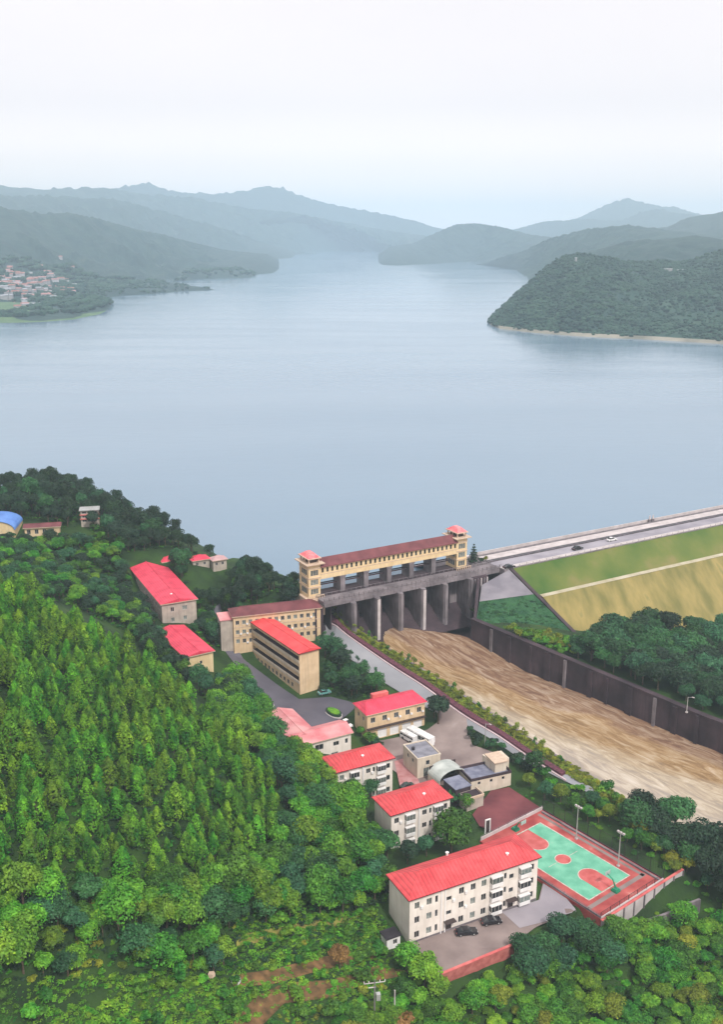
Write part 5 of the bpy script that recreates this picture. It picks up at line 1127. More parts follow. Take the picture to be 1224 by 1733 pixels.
# dish & boulder
g = ground(400, 1664); r = thing('white_basin', 'white bowl-shaped basin lying in the grass at the lower left clearing', 'basin', (g.x, g.y, g.z+.5), 0); r.scale = (.75, .75, .75); a = MB(); N = 16
for j in range(4):
    for k in range(N):
        P = lambda jj, kk: (math.cos(2*math.pi*kk/N)*1.3*math.sin(jj*math.pi/8), math.sin(2*math.pi*kk/N)*1.3*math.sin(jj*math.pi/8), .9-.9*math.cos(jj*math.pi/8)-.5)
        a.quad(P(j, k), P(j, k+1), P(j+1, k+1), P(j+1, k))
ob = a.build('bowl', M_WHITE, r); ob.rotation_euler = (R(35), 0, 0); MB().tube((0, 0, -.9), (0, 0, -.2), .2).build('stand', M_CONC, r)
g = ground(358, 1655); o = MB().prism([(-.6, -.4), (.3, -.5), (.7, 0), (.4, .5), (-.5, .4)], -.3, 1.1).build('pale_boulder', M_FASCT); o.location = (g.x, g.y, g.z); tag(o, 'pale pinkish boulder in the grass left of the white basin', 'boulder')

# ---------------------------------------------------------------- vegetation
def leaf_quads(C, Nn, size, rg):
    """quads at centres C facing normals Nn with jitter"""
    n = len(C); nn = Nn+rg.normal(0, .45, (n, 3)); nn /= np.linalg.norm(nn, axis=1)[:, None]
    up = rg.normal(0, 1, (n, 3)); t = np.cross(nn, up); t /= np.linalg.norm(t, axis=1)[:, None]; b = np.cross(nn, t)
    s = size*rg.uniform(.6, 1.35, (n, 1)); q = s*rg.uniform(.55, .9, (n, 1))
    V = np.stack([C-t*s, C-b*q*.9, C+t*s, C+b*q*1.1], 1)
    return V.reshape(-1, 3)
def tpl_conifer(seed, H=7.0, Rd=1.35, n=520, size=.24):
    rg = np.random.default_rng(seed); z = rg.uniform(0, 1, n)**.85; prof = np.where(z < .28, .78+.8*z, np.maximum(0, 1-((np.maximum(z, .28)-.28)/.72)**1.5)**.7)
    th = rg.uniform(0, 2*np.pi, n); lob = 1+.20*np.sin(th*3+seed+z*5)+.16*np.sin(th*4-z*11+seed); r = Rd*prof*lob*rg.uniform(.72, 1.02, n)
    C = np.stack([r*np.cos(th), r*np.sin(th), H*.14+z*H*.86], 1); N = np.stack([np.cos(th), np.sin(th), .55+.5*z], 1)
    return leaf_quads(C, N, size, rg)
def tpl_broad(seed, Rd=2.6, H=6.0, n=2000, size=.205, lobes=11, flat=.8):
    rg = np.random.default_rng(seed); P = []; Q = []
    for k in range(lobes):
        a = rg.uniform(0, 2*np.pi); rr = Rd*.62*math.sqrt(rg.uniform(0, 1)); zc = H*(.52+.34*rg.uniform(0, 1)*(1-.5*rr/Rd)); lr = Rd*rg.uniform(.36, .58)
        m = int(n/lobes); d = rg.normal(0, 1, (m, 3)); d /= np.linalg.norm(d, axis=1)[:, None]; d[:, 2] = np.where(d[:, 2] < -.35, -d[:, 2], d[:, 2])
        c = np.array([rr*math.cos(a), rr*math.sin(a), zc]); P.append(c+d*lr*np.array([1, 1, flat])*rg.uniform(.75, 1.08, (m, 1))); Q.append(d+np.array([0, 0, .35]))
    return leaf_quads(np.concatenate(P), np.concatenate(Q), size, rg)
def tpl_tier(seed, H=8, Rd=2.6, n=900, size=.3):
    rg = np.random.default_rng(seed); P = []; Q = []; tiers = 7
    for k in range(tiers):
        z = H*(.2+.78*k/(tiers-1)); R_ = Rd*(1-.85*k/(tiers-1)); m = int(n*(R_/Rd+.15)/4.2); th = rg.uniform(0, 2*np.pi, m); r = R_*np.sqrt(rg.uniform(.02, 1, m)); arms = .75+.35*np.sin(th*5+k*2)
        P.append(np.stack([r*arms*np.cos(th), r*arms*np.sin(th), z-r*.12+rg.normal(0, .1, m)], 1)); Q.append(np.stack([.3*np.cos(th), .3*np.sin(th), np.ones(m)], 1))
    return leaf_quads(np.concatenate(P), np.concatenate(Q), size, rg)
def quads_mesh(name, V, m, tint=None):
    n = len(V)//4; me = bpy.data.meshes.new(name); me.vertices.add(len(V)); me.vertices.foreach_set('co', V.astype(np.float32).ravel()); me.loops.add(len(V)); me.loops.foreach_set('vertex_index', np.arange(len(V), dtype=np.int32))
    me.polygons.add(n); me.polygons.foreach_set('loop_start', np.arange(0, len(V), 4, dtype=np.int32)); me.update(calc_edges=True); me.materials.append(m)
    if tint is not None: a = me.attributes.new('tint', 'FLOAT', 'POINT'); a.data.foreach_set('value', tint.astype(np.float32))
    me.validate(); return me
def trunk_mesh(seed, H, r, limbs=4):
    rg = np.random.default_rng(seed); a = MB(); a.tube((0, 0, -.6), (0, 0, H*.72), r, r*.45, n=7)
    for k in range(limbs):
        t = 2*math.pi*k/limbs+rg.uniform(-.4, .4); z = H*rg.uniform(.3, .55); l_ = H*.3; a.tube((0, 0, z), (math.cos(t)*l_*.7, math.sin(t)*l_*.7, z+l_*.7), r*.45, r*.15, n=5)
    me = bpy.data.meshes.new('trunk'); me.from_pydata(a.v, [], a.f); me.materials.append(M_BARK); return me
TPL = {}
for k in range(6): TPL[('con', k)] = tpl_conifer(100+k, 6.0+k*.32, 1.15+.1*k, 860, .19)
for k in range(6): TPL[('bro', k)] = tpl_broad(200+k, 2.4+.15*k, 5.6+.25*k, lobes=8+k*2)
for k in range(3): TPL[('big', k)] = tpl_broad(300+k, 4.0+.3*k, 8.5, 3200, .3, 16+3*k)
for k in range(2): TPL[('bus', k)] = tpl_broad(400+k, 1.6, 2.6, 480, .21, 6)
for k in range(3): TPL[('sap', k)] = tpl_broad(500+k, .95, 4.4, 330, .15, 5, 1.5)
for k in range(2): TPL[('tuf', k)] = tpl_broad(600+k, .8, .9, 54, .13, 3)
TPL[('tie', 0)] = tpl_tier(1)
TRK = {('con'): trunk_mesh(1, 7, .13, 2), ('bro'): trunk_mesh(2, 6, .2), ('big'): trunk_mesh(3, 8.5, .32, 5), 'bus': trunk_mesh(4, 2.4, .08), 'sap': trunk_mesh(5, 4.6, .07, 2), 'tie': trunk_mesh(6, 8, .22, 0)}
MC = {}
def crown_me(t, k, leafm):
    if (t, k, leafm) not in MC: MC[(t, k, leafm)] = quads_mesh('crown', TPL[(t, k)], M_LF[leafm])
    return MC[(t, k, leafm)]
def tree(x, y, z, t, leafm, sc, name, label, group, cat='tree', rz=None, k=None, tall=1.0):
    k = random.randrange(sum(1 for q in TPL if q[0] == t)) if k is None else k
    r = thing(name, label, cat, (x, y, z-.1), random.uniform(0, 6.28) if rz is None else rz, group); r.scale = (sc, sc, sc*tall)
    c = bpy.data.objects.new('crown', crown_me(t, k, leafm)); COL.objects.link(c); c.parent = r
    s = bpy.data.objects.new('trunk', TRK[t]); COL.objects.link(s); s.parent = r
    return r
EXCL.append([tuple(at(x, y, 21.5))[:2] for x, y in ((316,958),(388,958),(395,990),(316,992))])
EXCL.append([tuple(at(x, y, 22))[:2] for x, y in ((130,884),(176,884),(180,905),(130,908))])
EXCL.append([tuple(at(x, y, 10))[:2] for x, y in ((290,1104),(385,1092),(398,1172),(350,1190),(285,1150))])
def scatter(polys, spacing, seed, jit=.45, holes=()):
    """jittered grid of ground points whose picture position falls in a region"""
    rg = np.random.default_rng(seed); xs = np.arange(-150, 190, spacing); ys = np.arange(100, 520, spacing*.92); X, Y = np.meshgrid(xs, ys); X = X+(np.arange(len(ys)) % 2)[:, None]*spacing/2
    X = X+rg.uniform(-jit, jit, X.shape)*spacing; Y = Y+rg.uniform(-jit, jit, Y.shape)*spacing; X = X.ravel(); Y = Y.ravel(); Z = hgt(X, Y)
    px, py = proj(X, Y, Z); ok = np.zeros(len(X), bool)
    for p_ in polys: ok |= inpoly(px, py, p_)
    for p_ in holes: ok &= ~inpoly(px, py, p_)
    for p_ in EXCL+FOOT+[[tuple(v) for v in CUT]]: ok &= ~inpoly(X, Y, p_)
    ok &= ~inpoly(X, Y, wp) | (Z > WZ+.4)
    i = np.where(ok)[0]; return X[i], Y[i], Z[i], px[i], py[i]
def stuff_mesh(name, items, label, cat, matname):
    """items: (x,y,z,template key,scale,rot,tall)"""
    if not items: return
    Vs = []; T = []
    for (x, y, z, key, sc, rz, tall) in items:
        V = TPL[key]; c, s = math.cos(rz), math.sin(rz); Vs.append(np.stack([(V[:, 0]*c-V[:, 1]*s)*sc+x, (V[:, 0]*s+V[:, 1]*c)*sc+y, V[:, 2]*sc*tall+z], 1)); T.append(np.full(len(V), random.random()))
    me = quads_mesh(name, np.concatenate(Vs), M_LF[matname], np.concatenate(T)); o = bpy.data.objects.new(name, me); COL.objects.link(o); tag(o, label, cat, None, 'stuff'); return o
def plant(pts, t, leafs, smin, smax, name, labels, group, limit=300, stuffname='distant_trees', stufflabel='', tall=(1, 1)):
    X, Y, Z, PX, PY = pts; order = np.argsort(Y+np.where((PX < 0) | (PX > 1224) | (PY > 1820.), 500, 0)); rest = {}
    for n_, i in enumerate(order):
        lf = leafs[random.randrange(len(leafs))]; sc = random.uniform(smin, smax); tl = random.uniform(*tall)
        if n_ < limit: tree(X[i], Y[i], Z[i], t, lf, sc, name, labels[lf] if isinstance(labels, dict) else labels, (group+', '+lf+' leaved') if len(set(leafs)) > 1 else group, tall=tl)
        else:
            k = random.randrange(sum(1 for q in TPL if q[0] == t)); rest.setdefault(lf, []).append((X[i], Y[i], Z[i], (t, k), sc, random.uniform(0, 6.28), tl))
    for lf, it in rest.items(): stuff_mesh(stuffname, it, stufflabel, 'trees', lf)
    return len(order)
Z1 = [(-90,985),(0,1004),(110,1050),(230,1122),(300,1178),(350,1215),(400,1260),(450,1320),(490,1400),(440,1470),(320,1500),(140,1520),(0,1540),(-90,1540)]
n1 = plant(scatter([Z1], 3.2, 11, jit=.62), 'con', ['conifer'], .6, 1.4, 'plantation_tree', 'slim yellow-green tree in the dense plantation covering the left hillside', 'plantation trees on the left hillside', 300, 'plantation_canopy', 'upper part of the dense yellow-green plantation on the left hillside', (.8, 1.15))
Z2 = [[(-90,1545),(0,1545),(140,1525),(320,1505),(440,1475),(495,1400),(455,1320),(400,1255),(352,1210),(380,1165),(405,1150),(425,1180),(445,1210),(470,1262),(520,1290),(545,1320),(580,1345),(620,1395),(655,1450),(660,1500),(640,1590),(560,1600),(400,1640),(250,1650),(60,1660),(-90,1700)]]
LAB2 = {'broad': 'mid green rounded tree in the thicket below the plantation on the left', 'bright': 'light green leafy tree in the thicket below the plantation on the left', 'dark': 'deep green shaded tree in the thicket below the plantation on the left', 'green': 'cool green rounded tree in the thicket below the plantation on the left'}
n2 = plant(scatter(Z2, 3.5, 12, holes=OPEN_PX), 'bro', ['broad', 'bright', 'bright', 'green'], .75, 1.4, 'broadleaf_tree', LAB2, 'trees in the lower left thicket', 290, 'lower_left_canopy', 'mixed thicket trees on the lower left slope', (.8, 1.2))
Z3 = [[(700,1690),(760,1690),(880,1640),(1000,1590),(1090,1575),(1230,1545),(1330,1620),(1330,1810),(560,1830),(560,1740),(640,1700)]]
LAB3 = {'broad': 'mid green bush in the wild ground along the bottom right', 'bright': 'light green bush in the wild ground along the bottom right', 'yellow': 'yellowish bush in the wild ground along the bottom right', 'dark': 'dark bush in the wild ground along the bottom right'}
n3 = plant(scatter(Z3, 2.8, 13), 'bro', ['broad', 'broad', 'bright', 'bright', 'bright', 'bright', 'yellow'], .35, 1.05, 'wild_bush', LAB3, 'bushes in the wild ground at the bottom right', 300, 'bottom_canopy', 'wild bushes along the bottom right', (.5, 1.0))
Z3b = [[(870,1640),(900,1605),(960,1585),(1060,1590),(1075,1630),(1000,1660),(900,1670)]]
plant(scatter(Z3b, 4.4, 14), 'big', ['green', 'green', 'broad'], .7, .95, 'large_tree', {'green': 'large deep green tree in the clump below the forecourt and court', 'broad': 'large mid green tree in the clump below the forecourt and court'}, 'large dark trees below the forecourt', tall=(.9, 1.1))
Z4 = [[(880,1318),(930,1330),(1000,1365),(1060,1400),(1150,1450),(1200,1500),(1200,1520),(1160,1500),(1100,1462),(1020,1410),(940,1365),(880,1345)]]
plant(scatter(Z4, 4.2, 15), 'bro', ['broad', 'yellow', 'green'], .6, .95, 'broadleaf_tree', {'broad': 'mid green tree on the strip between the court and the channel', 'yellow': 'yellow-green tree on the strip between the court and the channel', 'green': 'cool green tree on the strip between the court and the channel'}, 'trees between the court and the channel')
Z4b = [[(1050,1405),(1100,1392),(1170,1400),(1330,1440),(1330,1620),(1240,1560),(1200,1500),(1140,1450)]]
plant(scatter(Z4b, 4.8, 16), 'big', ['dark', 'dark', 'green'], .85, 1.3, 'large_tree', {'dark': 'large blackish green tree in the tall clump right of the court', 'green': 'large cool green tree in the tall clump right of the court'}, 'tall dark trees right of the court', tall=(.9, 1.2))
Z5 = [[(968,1112),(1005,1090),(1060,1074),(1224,1082),(1330,1090),(1330,1262),(1224,1218),(1150,1185),(1060,1150)]]
plant(scatter(Z5, 4.6, 17), 'big', ['green', 'green', 'dark'], .6, 1.2, 'large_tree', {'dark': 'large dark green tree in the wood between the dam and the spillway wall', 'green': 'large bluish green tree in the wood between the dam and the spillway wall'}, 'trees in the wood below the dam', tall=(.9, 1.15))
Z5b = [[(850,1066),(900,1072),(985,1092),(990,1112),(960,1112),(900,1092)]]
plant(scatter(Z5b, 2.6, 18), 'bus', ['bright', 'bright', 'yellow'], .8, 1.4, 'wild_bush', {'bright': 'light green bush on top of the spillway wall at the foot of the dam', 'yellow': 'yellowish bush on top of the spillway wall at the foot of the dam'}, 'bushes at the foot of the dam')
Z6 = [[(-60,860),(0,848),(60,840),(130,842),(180,862),(230,890),(290,925),(340,955),(420,985),(505,1008),(505,1035),(380,1036),(352,1040),(348,985),(310,985),(275,955),(215,940),(175,905),(130,893),(40,890),(-60,890)]]
n6 = plant(scatter(Z6, 4.4, 19), 'bro', ['dark', 'dark', 'dark', 'green'], .9, 1.35, 'ridge_tree', {'dark': 'dark green tree in the wood on the lakeside ridge', 'green': 'cool green tree in the wood on the lakeside ridge'}, 'trees on the lakeside ridge', 280, 'ridge_canopy', 'dark wood on the lakeside ridge', (1, 1.5))
Z6b = [[(-60,840),(0,828),(100,828),(190,862),(300,918),(420,978),(505,1000),(505,1012),(400,992),(290,940),(170,876),(60,850),(-60,864)]]
plant(scatter(Z6b, 4.4, 29), 'bro', ['dark'], .8, 1.2, 'ridge_tree', 'dark tree on the crest of the lakeside ridge against the water', 'trees on the crest of the lakeside ridge', tall=(1, 1.5))
Z7 = [[(-90,918),(40,925),(100,925),(175,915),(205,950),(208,1010),(255,1060),(245,1085),(120,1025),(-90,985)]]
plant(scatter(Z7, 4.2, 20), 'bro', ['bright', 'broad', 'green', 'dark'], .7, 1.1, 'slope_tree', {'bright': 'light green tree in the dip between the plantation and the ridge', 'broad': 'mid green tree in the dip between the plantation and the ridge', 'green': 'cool green tree in the dip between the plantation and the ridge', 'dark': 'dark tree in the dip between the plantation and the ridge'}, 'trees in the dip below the ridge')
Z8 = [[(505,1036),(545,1040),(545,1060),(520,1040),(400,1045),(385,1036)], [(215,1040),(250,1062),(330,1072),(362,1060),(368,1020),(345,985),(372,985),(378,1030),(366,1080),(372,1110),(360,1130),(300,1140),(262,1120),(228,1080)]]
plant(scatter(Z8, 4.4, 21), 'bro', ['dark', 'green', 'broad'], .7, 1.15, 'slope_tree', {'broad': 'mid green tree around the two crimson-roofed hillside buildings', 'green': 'cool green tree around the two crimson-roofed hillside buildings', 'dark': 'dark tree around the two crimson-roofed hillside buildings'}, 'trees around the hillside buildings')
Z12 = [[(188,915),(300,945),(345,985),(400,1005),(505,1030),(505,1040),(400,1042),(378,1020),(368,1060),(362,1100),(385,1140),(425,1190),(445,1250),(400,1225),(330,1170),(250,1110),(200,1010)]]
plant(scatter(Z12, 4.0, 41), 'bro', ['dark', 'dark', 'green', 'broad'], .65, 1.1, 'hillside_tree', {'broad': 'mid green tree on the wooded slope above the office block', 'green': 'cool green tree on the wooded slope above the office block', 'dark': 'dark tree on the wooded slope above the office block'}, 'trees on the slope above the office block', tall=(.9, 1.3))
Z9 = [[(548,1088),(580,1112),(620,1145),(650,1165),(630,1185),(600,1192),(560,1184),(550,1150)]]
plant(scatter(Z9, 4.6, 22), 'bro', ['dark', 'green'], .9, 1.3, 'garden_tree', {'dark': 'dark tree in the garden between the galleried block and the promenade', 'green': 'cool green tree in the garden between the galleried block and the promenade'}, 'trees in the dormitory garden')
Z10 = [[(1000,1325),(1030,1335),(1090,1375),(1060,1400),(1000,1370),(900,1318),(905,1305),(960,1330)]]
plant(scatter(Z10, 3.4, 23), 'bus', ['yellow', 'bright', 'broad'], .8, 1.5, 'wild_bush', {'bright': 'light green bush at the lower end of the promenade', 'yellow': 'yellow-green bush at the lower end of the promenade', 'broad': 'mid green bush at the lower end of the promenade'}, 'bushes at the lower end of the promenade')
Z11 = [[(792,1232),(850,1262),(905,1290),(920,1312),(868,1300),(800,1262)]]
plant(scatter(Z11, 2.4, 24), 'bus', ['dark', 'green'], .7, 1.1, 'shrub', {'dark': 'dark shrub in the hedge strip between yard and promenade', 'green': 'cool green shrub in the hedge strip between yard and promenade'}, 'shrubs between yard and promenade')
def one(px, py, t, lf, sc, label, name='garden_tree', tall=1.0, z=None, k=0):
    g = ground(px, py) if z is None else at(px, py, z); return tree(g.x, g.y, g.z, t, lf, sc, name, label, None, tall=tall, k=k)
one(764,1446, 'big', 'broad', 1.3, 'big round green tree between the middle white block and the maroon yard', k=1)
one(722,1450, 'bro', 'green', 1.1, 'dark leafy tree at the front right corner of the middle white block')
one(655,1452, 'bro', 'green', 1.3, 'leafy tree at the front left corner of the middle white block', k=1); one(690,1462, 'bro', 'dark', 1.0, 'dark tree just behind the long apartment roof, left side', k=2)
one(598,1362, 'bro', 'broad', 1.2, 'olive green tree against the front of the upper white block', k=2); one(628,1352, 'bro', 'green', .9, 'small tree between the upper and middle white blocks', k=3)
one(742,1226, 'bro', 'dark', 1.5, 'dark rounded tree at the right end wall of the garage', k=1, tall=1.2); one(735,1215, 'bro', 'dark', 1.2, 'dark tree behind the garage beside the promenade', k=2)
one(612,1248, 'bro', 'broad', .7, 'small olive tree in front of the garage left end', k=0); one(628,1262, 'bus', 'broad', 1.6, 'green shrub below the left end of the garage', name='shrub'); one(640,1268, 'bus', 'green', 1.3, 'cool green shrub left of the garage doors', name='shrub', k=1)
one(788,1372, 'bro', 'broad', .8, 'small green tree beside the stair house wall', k=2); one(768,1362, 'bus', 'green', 1.6, 'shrub under the white arched canopy', name='shrub')
one(905,1312, 'bro', 'green', 1.1, 'dark green tree at the corner above the storehouse annexe', k=3, tall=1.1)
one(575,1640, 'bro', 'rust', 1.0, 'rust brown tree in the lower left clearing', k=1); one(720,1672, 'bro', 'bright', 1.35, 'bright green tree at the left corner of the forecourt wall', k=2); one(690,1650, 'bro', 'bright', 1.2, 'bright green tree just below the tiny white hut', k=3)
one(680,1745, 'bus', 'rust', 1.6, 'orange brown bush at the bottom edge of the picture', name='shrub'); one(548,1172,'bus','dark',1.2,'dark shrub at the foot of the galleried block end wall', name='shrub')
t_ = V2(gw(GLEN+10.5, 3.5)); tree(t_.x, t_.y, 22, 'tie', 'dark', .95, 'conifer_tree', 'tiered dark conifer standing at the dam end of the gate house', None, k=0, rz=0)
for k, (x, y) in enumerate(((GLEN+13, 2.0), (GLEN+15.5, 2.5), (GLEN+8.5, 2.2))): q = gw(x, y); tree(q.x, q.y, 22, 'bus', 'yellow' if k == 1 else 'dark', .8, 'shrub', ('dark shrub at the foot of the tiered conifer', 'yellowish shrub right of the tiered conifer on the dam', 'dark shrub between the right tower and the conifer')[k], None, k=k % 2)
# saplings along the channel
s = 4; k = 0
while s < 120:
    q = along(s, 2.6); tree(q.x, q.y, float(hgt(q.x, q.y)), 'sap', 'yellow' if k % 3 else 'broad', random.uniform(.85, 1.15), 'sapling', ('slim yellow-green' if k % 3 else 'slim mid green')+' sapling in the row along the channel edge', 'saplings along the channel edge, '+('yellow' if k % 3 else 'mid green'), k=k % 3, tall=random.uniform(.8, 1.25)); s += random.uniform(3.2, 4.4); k += 1
s = 6; k = 0
while s < 52:
    q = along(s, 14.2); tree(q.x, q.y, float(hgt(q.x, q.y)), 'sap', 'green' if s < 50 else 'dark', random.uniform(.8, 1.15), 'sapling', 'slim dark green sapling on the near kerb of the promenade', 'saplings on the near kerb of the promenade', k=k % 2)
    s += 5.6 if s > 40 else 4.0; k += 1
# undergrowth as stuff
X, Y, Z, PX, PY = scatter(Z2+Z3+Z4+Z7+Z8+Z10+[[(380,1560),(640,1540),(700,1610),(700,1700),(300,1745),(290,1690)], [(650,1600),(715,1610),(750,1670),(700,1740),(620,1740)], [(1000,1560),(1130,1520),(1224,1520),(1224,1600),(1000,1610)], [(355,1150),(400,1120),(440,1185),(460,1250)]], 3.1, 31, holes=[[(395,1650),(470,1640),(560,1618),(640,1610),(640,1622),(560,1640),(470,1665),(395,1672)], [(290,1745),(340,1700),(400,1688),(420,1700),(395,1745)], [(60,1740),(70,1680),(130,1655),(200,1650),(215,1680),(180,1720)]])
its = {'broad': [], 'bright': [], 'yellow': []}
for i in range(len(X)): its[random.choice(['broad', 'bright', 'bright', 'bright', 'yellow'] if Y[i] < 175 else ['broad', 'bright', 'broad'])].append((X[i], Y[i], Z[i]-.5, ('bus', random.randrange(2)), random.uniform(.35, .85), random.uniform(0, 6.28), random.uniform(.5, .9)))
for kk, it in its.items(): stuff_mesh('undergrowth', it, {'broad': 'mid green', 'bright': 'light green', 'yellow': 'yellowish'}[kk]+' undergrowth on the near slopes', 'undergrowth', kk)
Zc = [[(380,1560),(640,1540),(700,1610),(700,1740),(560,1800),(-60,1800),(-60,1690),(60,1655),(250,1645),(380,1600)], [(650,1590),(715,1612),(750,1675),(700,1740),(640,1700)], [(100,905),(170,893),(190,940),(100,955)]]
DT = [[(395,1650),(470,1640),(560,1618),(640,1610),(640,1622),(560,1640),(470,1665),(395,1672)], [(400,1585),(470,1570),(560,1555),(610,1550),(610,1562),(550,1572),(470,1590),(400,1602)], [(395,1733),(430,1690),(480,1665),(560,1660),(640,1635),(700,1640),(640,1660),(560,1690),(480,1700),(430,1750)]]
SOILS = [[(388,1745),(425,1698),(480,1668),(560,1660),(640,1640),(640,1648),(565,1674),(485,1696),(440,1745)], [(95,1695),(140,1672),(200,1672),(185,1700),(110,1714)], [(420,1648),(500,1634),(600,1618),(600,1626),(500,1645),(425,1662)], [(440,1580),(520,1563),(580,1555),(580,1561),(520,1572),(440,1590)]]
X, Y, Z, PX, PY = scatter(Zc+Z3, .95, 51, holes=() if True else [[(x, y*.35+(1628 if i_ == 0 else 1670)*.65) for x, y in DT[k_]] for i_, k_ in ((0, 0), (1, 2))]); its = {'bright': [], 'yellow': [], 'broad': []}; nz = fbm(X*.06, Y*.06, 4, 90)
for i in range(len(X)):
    if any(bool(inpoly(PX[i], PY[i], p_)) for p_ in SOILS) and random.random() < .8: continue
    kk = 'bright' if nz[i] > .49 else ('yellow' if nz[i] > .47 and random.random() < .6 else 'broad')
    if nz[i] < .38: continue
    its[kk].append((X[i], Y[i], Z[i]-.35, ('tuf', random.randrange(2)), random.uniform(.6, 1.15)+2.4*max(0, nz[i]-.48)*random.random()*2, random.uniform(0, 6.28), random.uniform(.3, .8)))
for kk, it in its.items(): stuff_mesh('meadow_grass', it, {'broad': 'mid green', 'bright': 'bright green', 'yellow': 'yellowish'}[kk]+' rough grass on the near slopes along the bottom', 'grass', kk)
X, Y, Z, PX, PY = scatter([Z1, *Z2, *Z6, *Z6b, *Z7, *Z8, *Z12, *Z9], 1.7, 61); its = {'dark': [], 'broad': []}
for i in range(len(X)): its['broad' if random.random() < .45 else 'dark'].append((X[i], Y[i], Z[i]-.3, ('tuf', random.randrange(2)), random.uniform(.8, 1.8), random.uniform(0, 6.28), random.uniform(.5, 1.0)))
for kk, it in its.items(): stuff_mesh('forest_floor_plants', it, {'broad': 'mid green', 'dark': 'dark green'}[kk]+' low plants on the forest floor between the trees', 'undergrowth', kk)
X, Y, Z, PX, PY = scatter(Zc, 5.2, 71, jit=.6, holes=SOILS)
for i in range(len(X)):
    lf = random.choice(['bright', 'broad', 'broad']); tree(X[i], Y[i], Z[i], 'bus', lf, random.uniform(.5, 1.3), 'shrub', {'bright': 'light green', 'broad': 'mid green'}[lf]+' shrub scattered over the rough grass at the lower left', 'shrubs in the lower left clearing, '+lf)
X, Y, Z, PX, PY = scatter([[(290,1755),(335,1706),(390,1690),(424,1694),(405,1720),(385,1755)], [(60,1755),(80,1712),(150,1700),(215,1712),(190,1755)], [(100,903),(168,893),(188,930),(150,945),(100,935)], [(470,1592),(560,1575),(600,1572),(590,1585),(480,1606)]], .55, 81)
stuff_mesh('meadow_grass', [(X[i], Y[i], Z[i]-.4, ('tuf', random.randrange(2)), random.uniform(.4, .8), random.uniform(0, 6.28), .6) for i in range(len(X))], 'bright green mown grass patches', 'grass', 'bright')
# ivy and grass tufts on the side slope
it = []
for _ in range(420):
    a_ = random.random()**.7; q = pn.lerp(pD, a_).lerp(pm.lerp(pB, a_), random.random()); it.append((q.x, q.y, q.z-.5, ('bus', random.randrange(2)), random.uniform(.3, .55), random.uniform(0, 6.28), .45))
stuff_mesh('ivy_cover', it, 'dark green creepers covering the slope between dam and spillway wall', 'creepers', 'green')
it = []
for _ in range(1100): s = random.uniform(0, 160); q = along(s, random.uniform(.3, 3.9)); it.append((q.x, q.y, float(hgt(q.x, q.y))-.4, ('bus', random.randrange(2)), random.uniform(.25, .75), random.uniform(0, 6.28), .6))
stuff_mesh('bank_grass', it, 'tall yellow-green grass under the channel saplings', 'grass', 'yellow')
# far woodland clumps
def ico(seed, r=1.0):
    rg = np.random.default_rng(seed); bm = bmesh.new(); bmesh.ops.create_icosphere(bm, subdivisions=1, radius=r)
    V = np.array([v.co[:] for v in bm.verts]); F_ = [[v.index for v in f.verts] for f in bm.faces]; bm.free(); V *= rg.uniform(.75, 1.2, (len(V), 1)); V[:, 2] *= .8; return V, np.array(F_)
IC = [ico(k) for k in range(4)]
M_FARL = mat('far_tree_leaves', (.010, .036, .026), (.030, .075, .044), .03, rand=0)
def farwood(name, obname, n, smin, smax, label, ymax=1e9, pxr=None, zmax=1e9):
    me = bpy.data.objects[obname].data; co = np.zeros(len(me.vertices)*3); me.vertices.foreach_get('co', co); co = co.reshape(-1, 3); ok = np.where((co[:, 2] > WZ+1.5) & (co[:, 1] < ymax) & (co[:, 2] < zmax))[0]
    px, py = proj(co[:, 0], co[:, 1], co[:, 2]); ok = ok[(px[ok] > -30) & (px[ok] < 1260)]
    if pxr: ok = ok[(px[ok] > pxr[0]) & (px[ok] < pxr[1])]
    Vs, Fs = [], []; base = 0; sel = rng.choice(ok, n); jit = rng.uniform(-9, 9, (n, 2))
    mask = fbm(co[sel, 0]*.008, co[sel, 1]*.008, 3, 77)
    for i, k in enumerate(sel):
        if mask[i] < .3 and i % 3: continue
        V, F_ = IC[i % 4]; sc = random.uniform(smin, smax); Vs.append(V*sc+np.array([co[k, 0]+jit[i, 0], co[k, 1]+jit[i, 1], co[k, 2]+sc*.3])); Fs.append(F_+base); base += len(V)
    V = np.concatenate(Vs); F_ = np.concatenate(Fs); o = link_mesh(name, V.tolist(), F_.tolist(), M_FARL); tag(o, label, 'woodland', None, 'stuff'); return o
farwood('headland_woodland', 'near_right_headland', 19000, 1.6, 4.0, 'trees covering the near right headland')
farwood('village_woodland', 'village_hill', 4200, 4, 8, 'trees around the far left village', ymax=2600, zmax=90)
farwood('spit_woodland', 'long_spit', 260, 3, 6, 'trees on the long spit'); farwood('far_spit_woodland', 'far_spit', 200, 5, 9, 'trees on the far spit')
# ridge-line trees on the headland crest silhouettes are part of the woodland

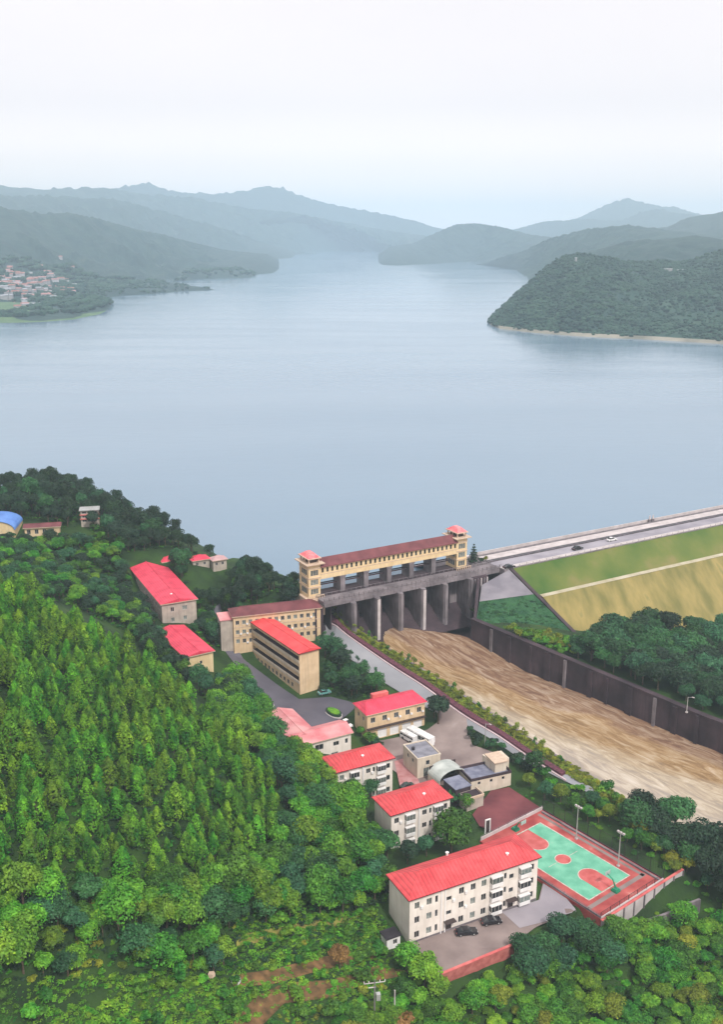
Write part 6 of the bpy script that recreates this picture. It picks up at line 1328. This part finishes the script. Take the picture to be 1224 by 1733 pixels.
# far village
M_VW = mat('village_wall', (.24, .24, .25), (.36, .35, .36), .1); vm = bpy.data.objects['village_hill']
bpy.context.view_layer.update()
def vz(x, y):
    hit, loc, no_, _i = vm.ray_cast((x, y, 600), (0, 0, -1)); return loc.z if hit else WZ+1
vr = random.Random(5); cnt = 0
rfs = [mat('village_roof_pink', (.34, .18, .18), (.42, .25, .24), .2), mat('village_roof_grey', (.26, .27, .30), (.36, .37, .40), .2), mat('village_roof_rust', (.26, .12, .10), (.32, .17, .14), .2)]
for _ in range(140):
    px = vr.uniform(-5, 150)*vr.uniform(.7, 1); py = vr.uniform(456, 522)
    if py > 505 and px > 85: continue
    z = 30.0
    for _k in range(12): q = at(px, py, z); z = .5*z+.5*vz(q.x, q.y)
    q = at(px, py, z); wd, dp, hh = vr.uniform(8, 17), vr.uniform(7, 11), vr.uniform(4, 7); ang = R(vr.choice((5, 12, -10, 20))); ri = vr.randrange(3)
    r = thing('village_house', ('pink roofed', 'grey roofed', 'rust roofed')[ri]+' pale house in the hazy village on the far left shore', 'house', (q.x, q.y, vz(q.x, q.y)), ang, 'houses in the far village, '+('pink', 'grey', 'rust')[ri])
    MB().box(0, wd, 0, dp, -3, hh).build('wall', M_VW, r); a = MB(); a.quad((-.5, -.5, hh), (wd+.5, -.5, hh), (wd+.5, dp/2, hh+2.2), (-.5, dp/2, hh+2.2)); a.quad((wd+.5, dp+.5, hh), (-.5, dp+.5, hh), (-.5, dp/2, hh+2.2), (wd+.5, dp/2, hh+2.2)); a.tri((-.5, dp+.5, hh), (-.5, -.5, hh), (-.5, dp/2, hh+2.2)); a.tri((wd+.5, -.5, hh), (wd+.5, dp+.5, hh), (wd+.5, dp/2, hh+2.2)); a.build('roof', rfs[ri], r)
hd = bpy.data.objects['near_right_headland']
def hz(x, y):
    hit, loc, no_, _i = hd.ray_cast((x, y, 900), (0, 0, -1)); return loc.z if hit else WZ+1
for px, py, wd, hh, lb in ((1128, 450, 12, 4, 'small white building near the crest of the right headland, left of the longer one'), (1150, 452, 22, 4, 'long low white building near the crest of the right headland'), (974, 448, 3, 8, 'slim white tower on the cliff of the right headland')):
    q = atd(px, py, 1760 if px > 1000 else 1735); r = thing('white_building', lb, 'building', (q.x, q.y, hz(q.x, q.y)), R(3)); MB().box(0, wd, 0, 8 if wd > 5 else 4, -3, hh).build('wall', M_VW, r); MB().box(-.4, wd+.4, -.4, 8.4 if wd > 5 else 4.4, hh, hh+.8).build('roof', M_GALV, r)

# ---------------------------------------------------------------- haze
hb = MB().box(-9500, 9500, -300, 17500, -60, 600).build('haze', None); hb['kind'] = 'stuff'; hb['label'] = 'pale bluish haze over the lake and hills'; hb['category'] = 'haze'
hm = bpy.data.materials.new('haze'); hm.use_nodes = True; hn = hm.node_tree.nodes; hn.clear(); ho = hn.new('ShaderNodeOutputMaterial'); pv = hn.new('ShaderNodeVolumePrincipled')
pv.inputs['Color'].default_value = (.67, .86, 1.0, 1); pv.inputs['Density'].default_value = 1.4e-4; pv.inputs['Anisotropy'].default_value = .05
hm.node_tree.links.new(pv.outputs[0], ho.inputs['Volume']); hb.data.materials.clear(); hb.data.materials.append(hm); hb.display_type = 'WIRE'
print('plantation', n1, 'thicket', n2, 'wild', n3, 'ridge', n6, 'objects', len(bpy.data.objects))
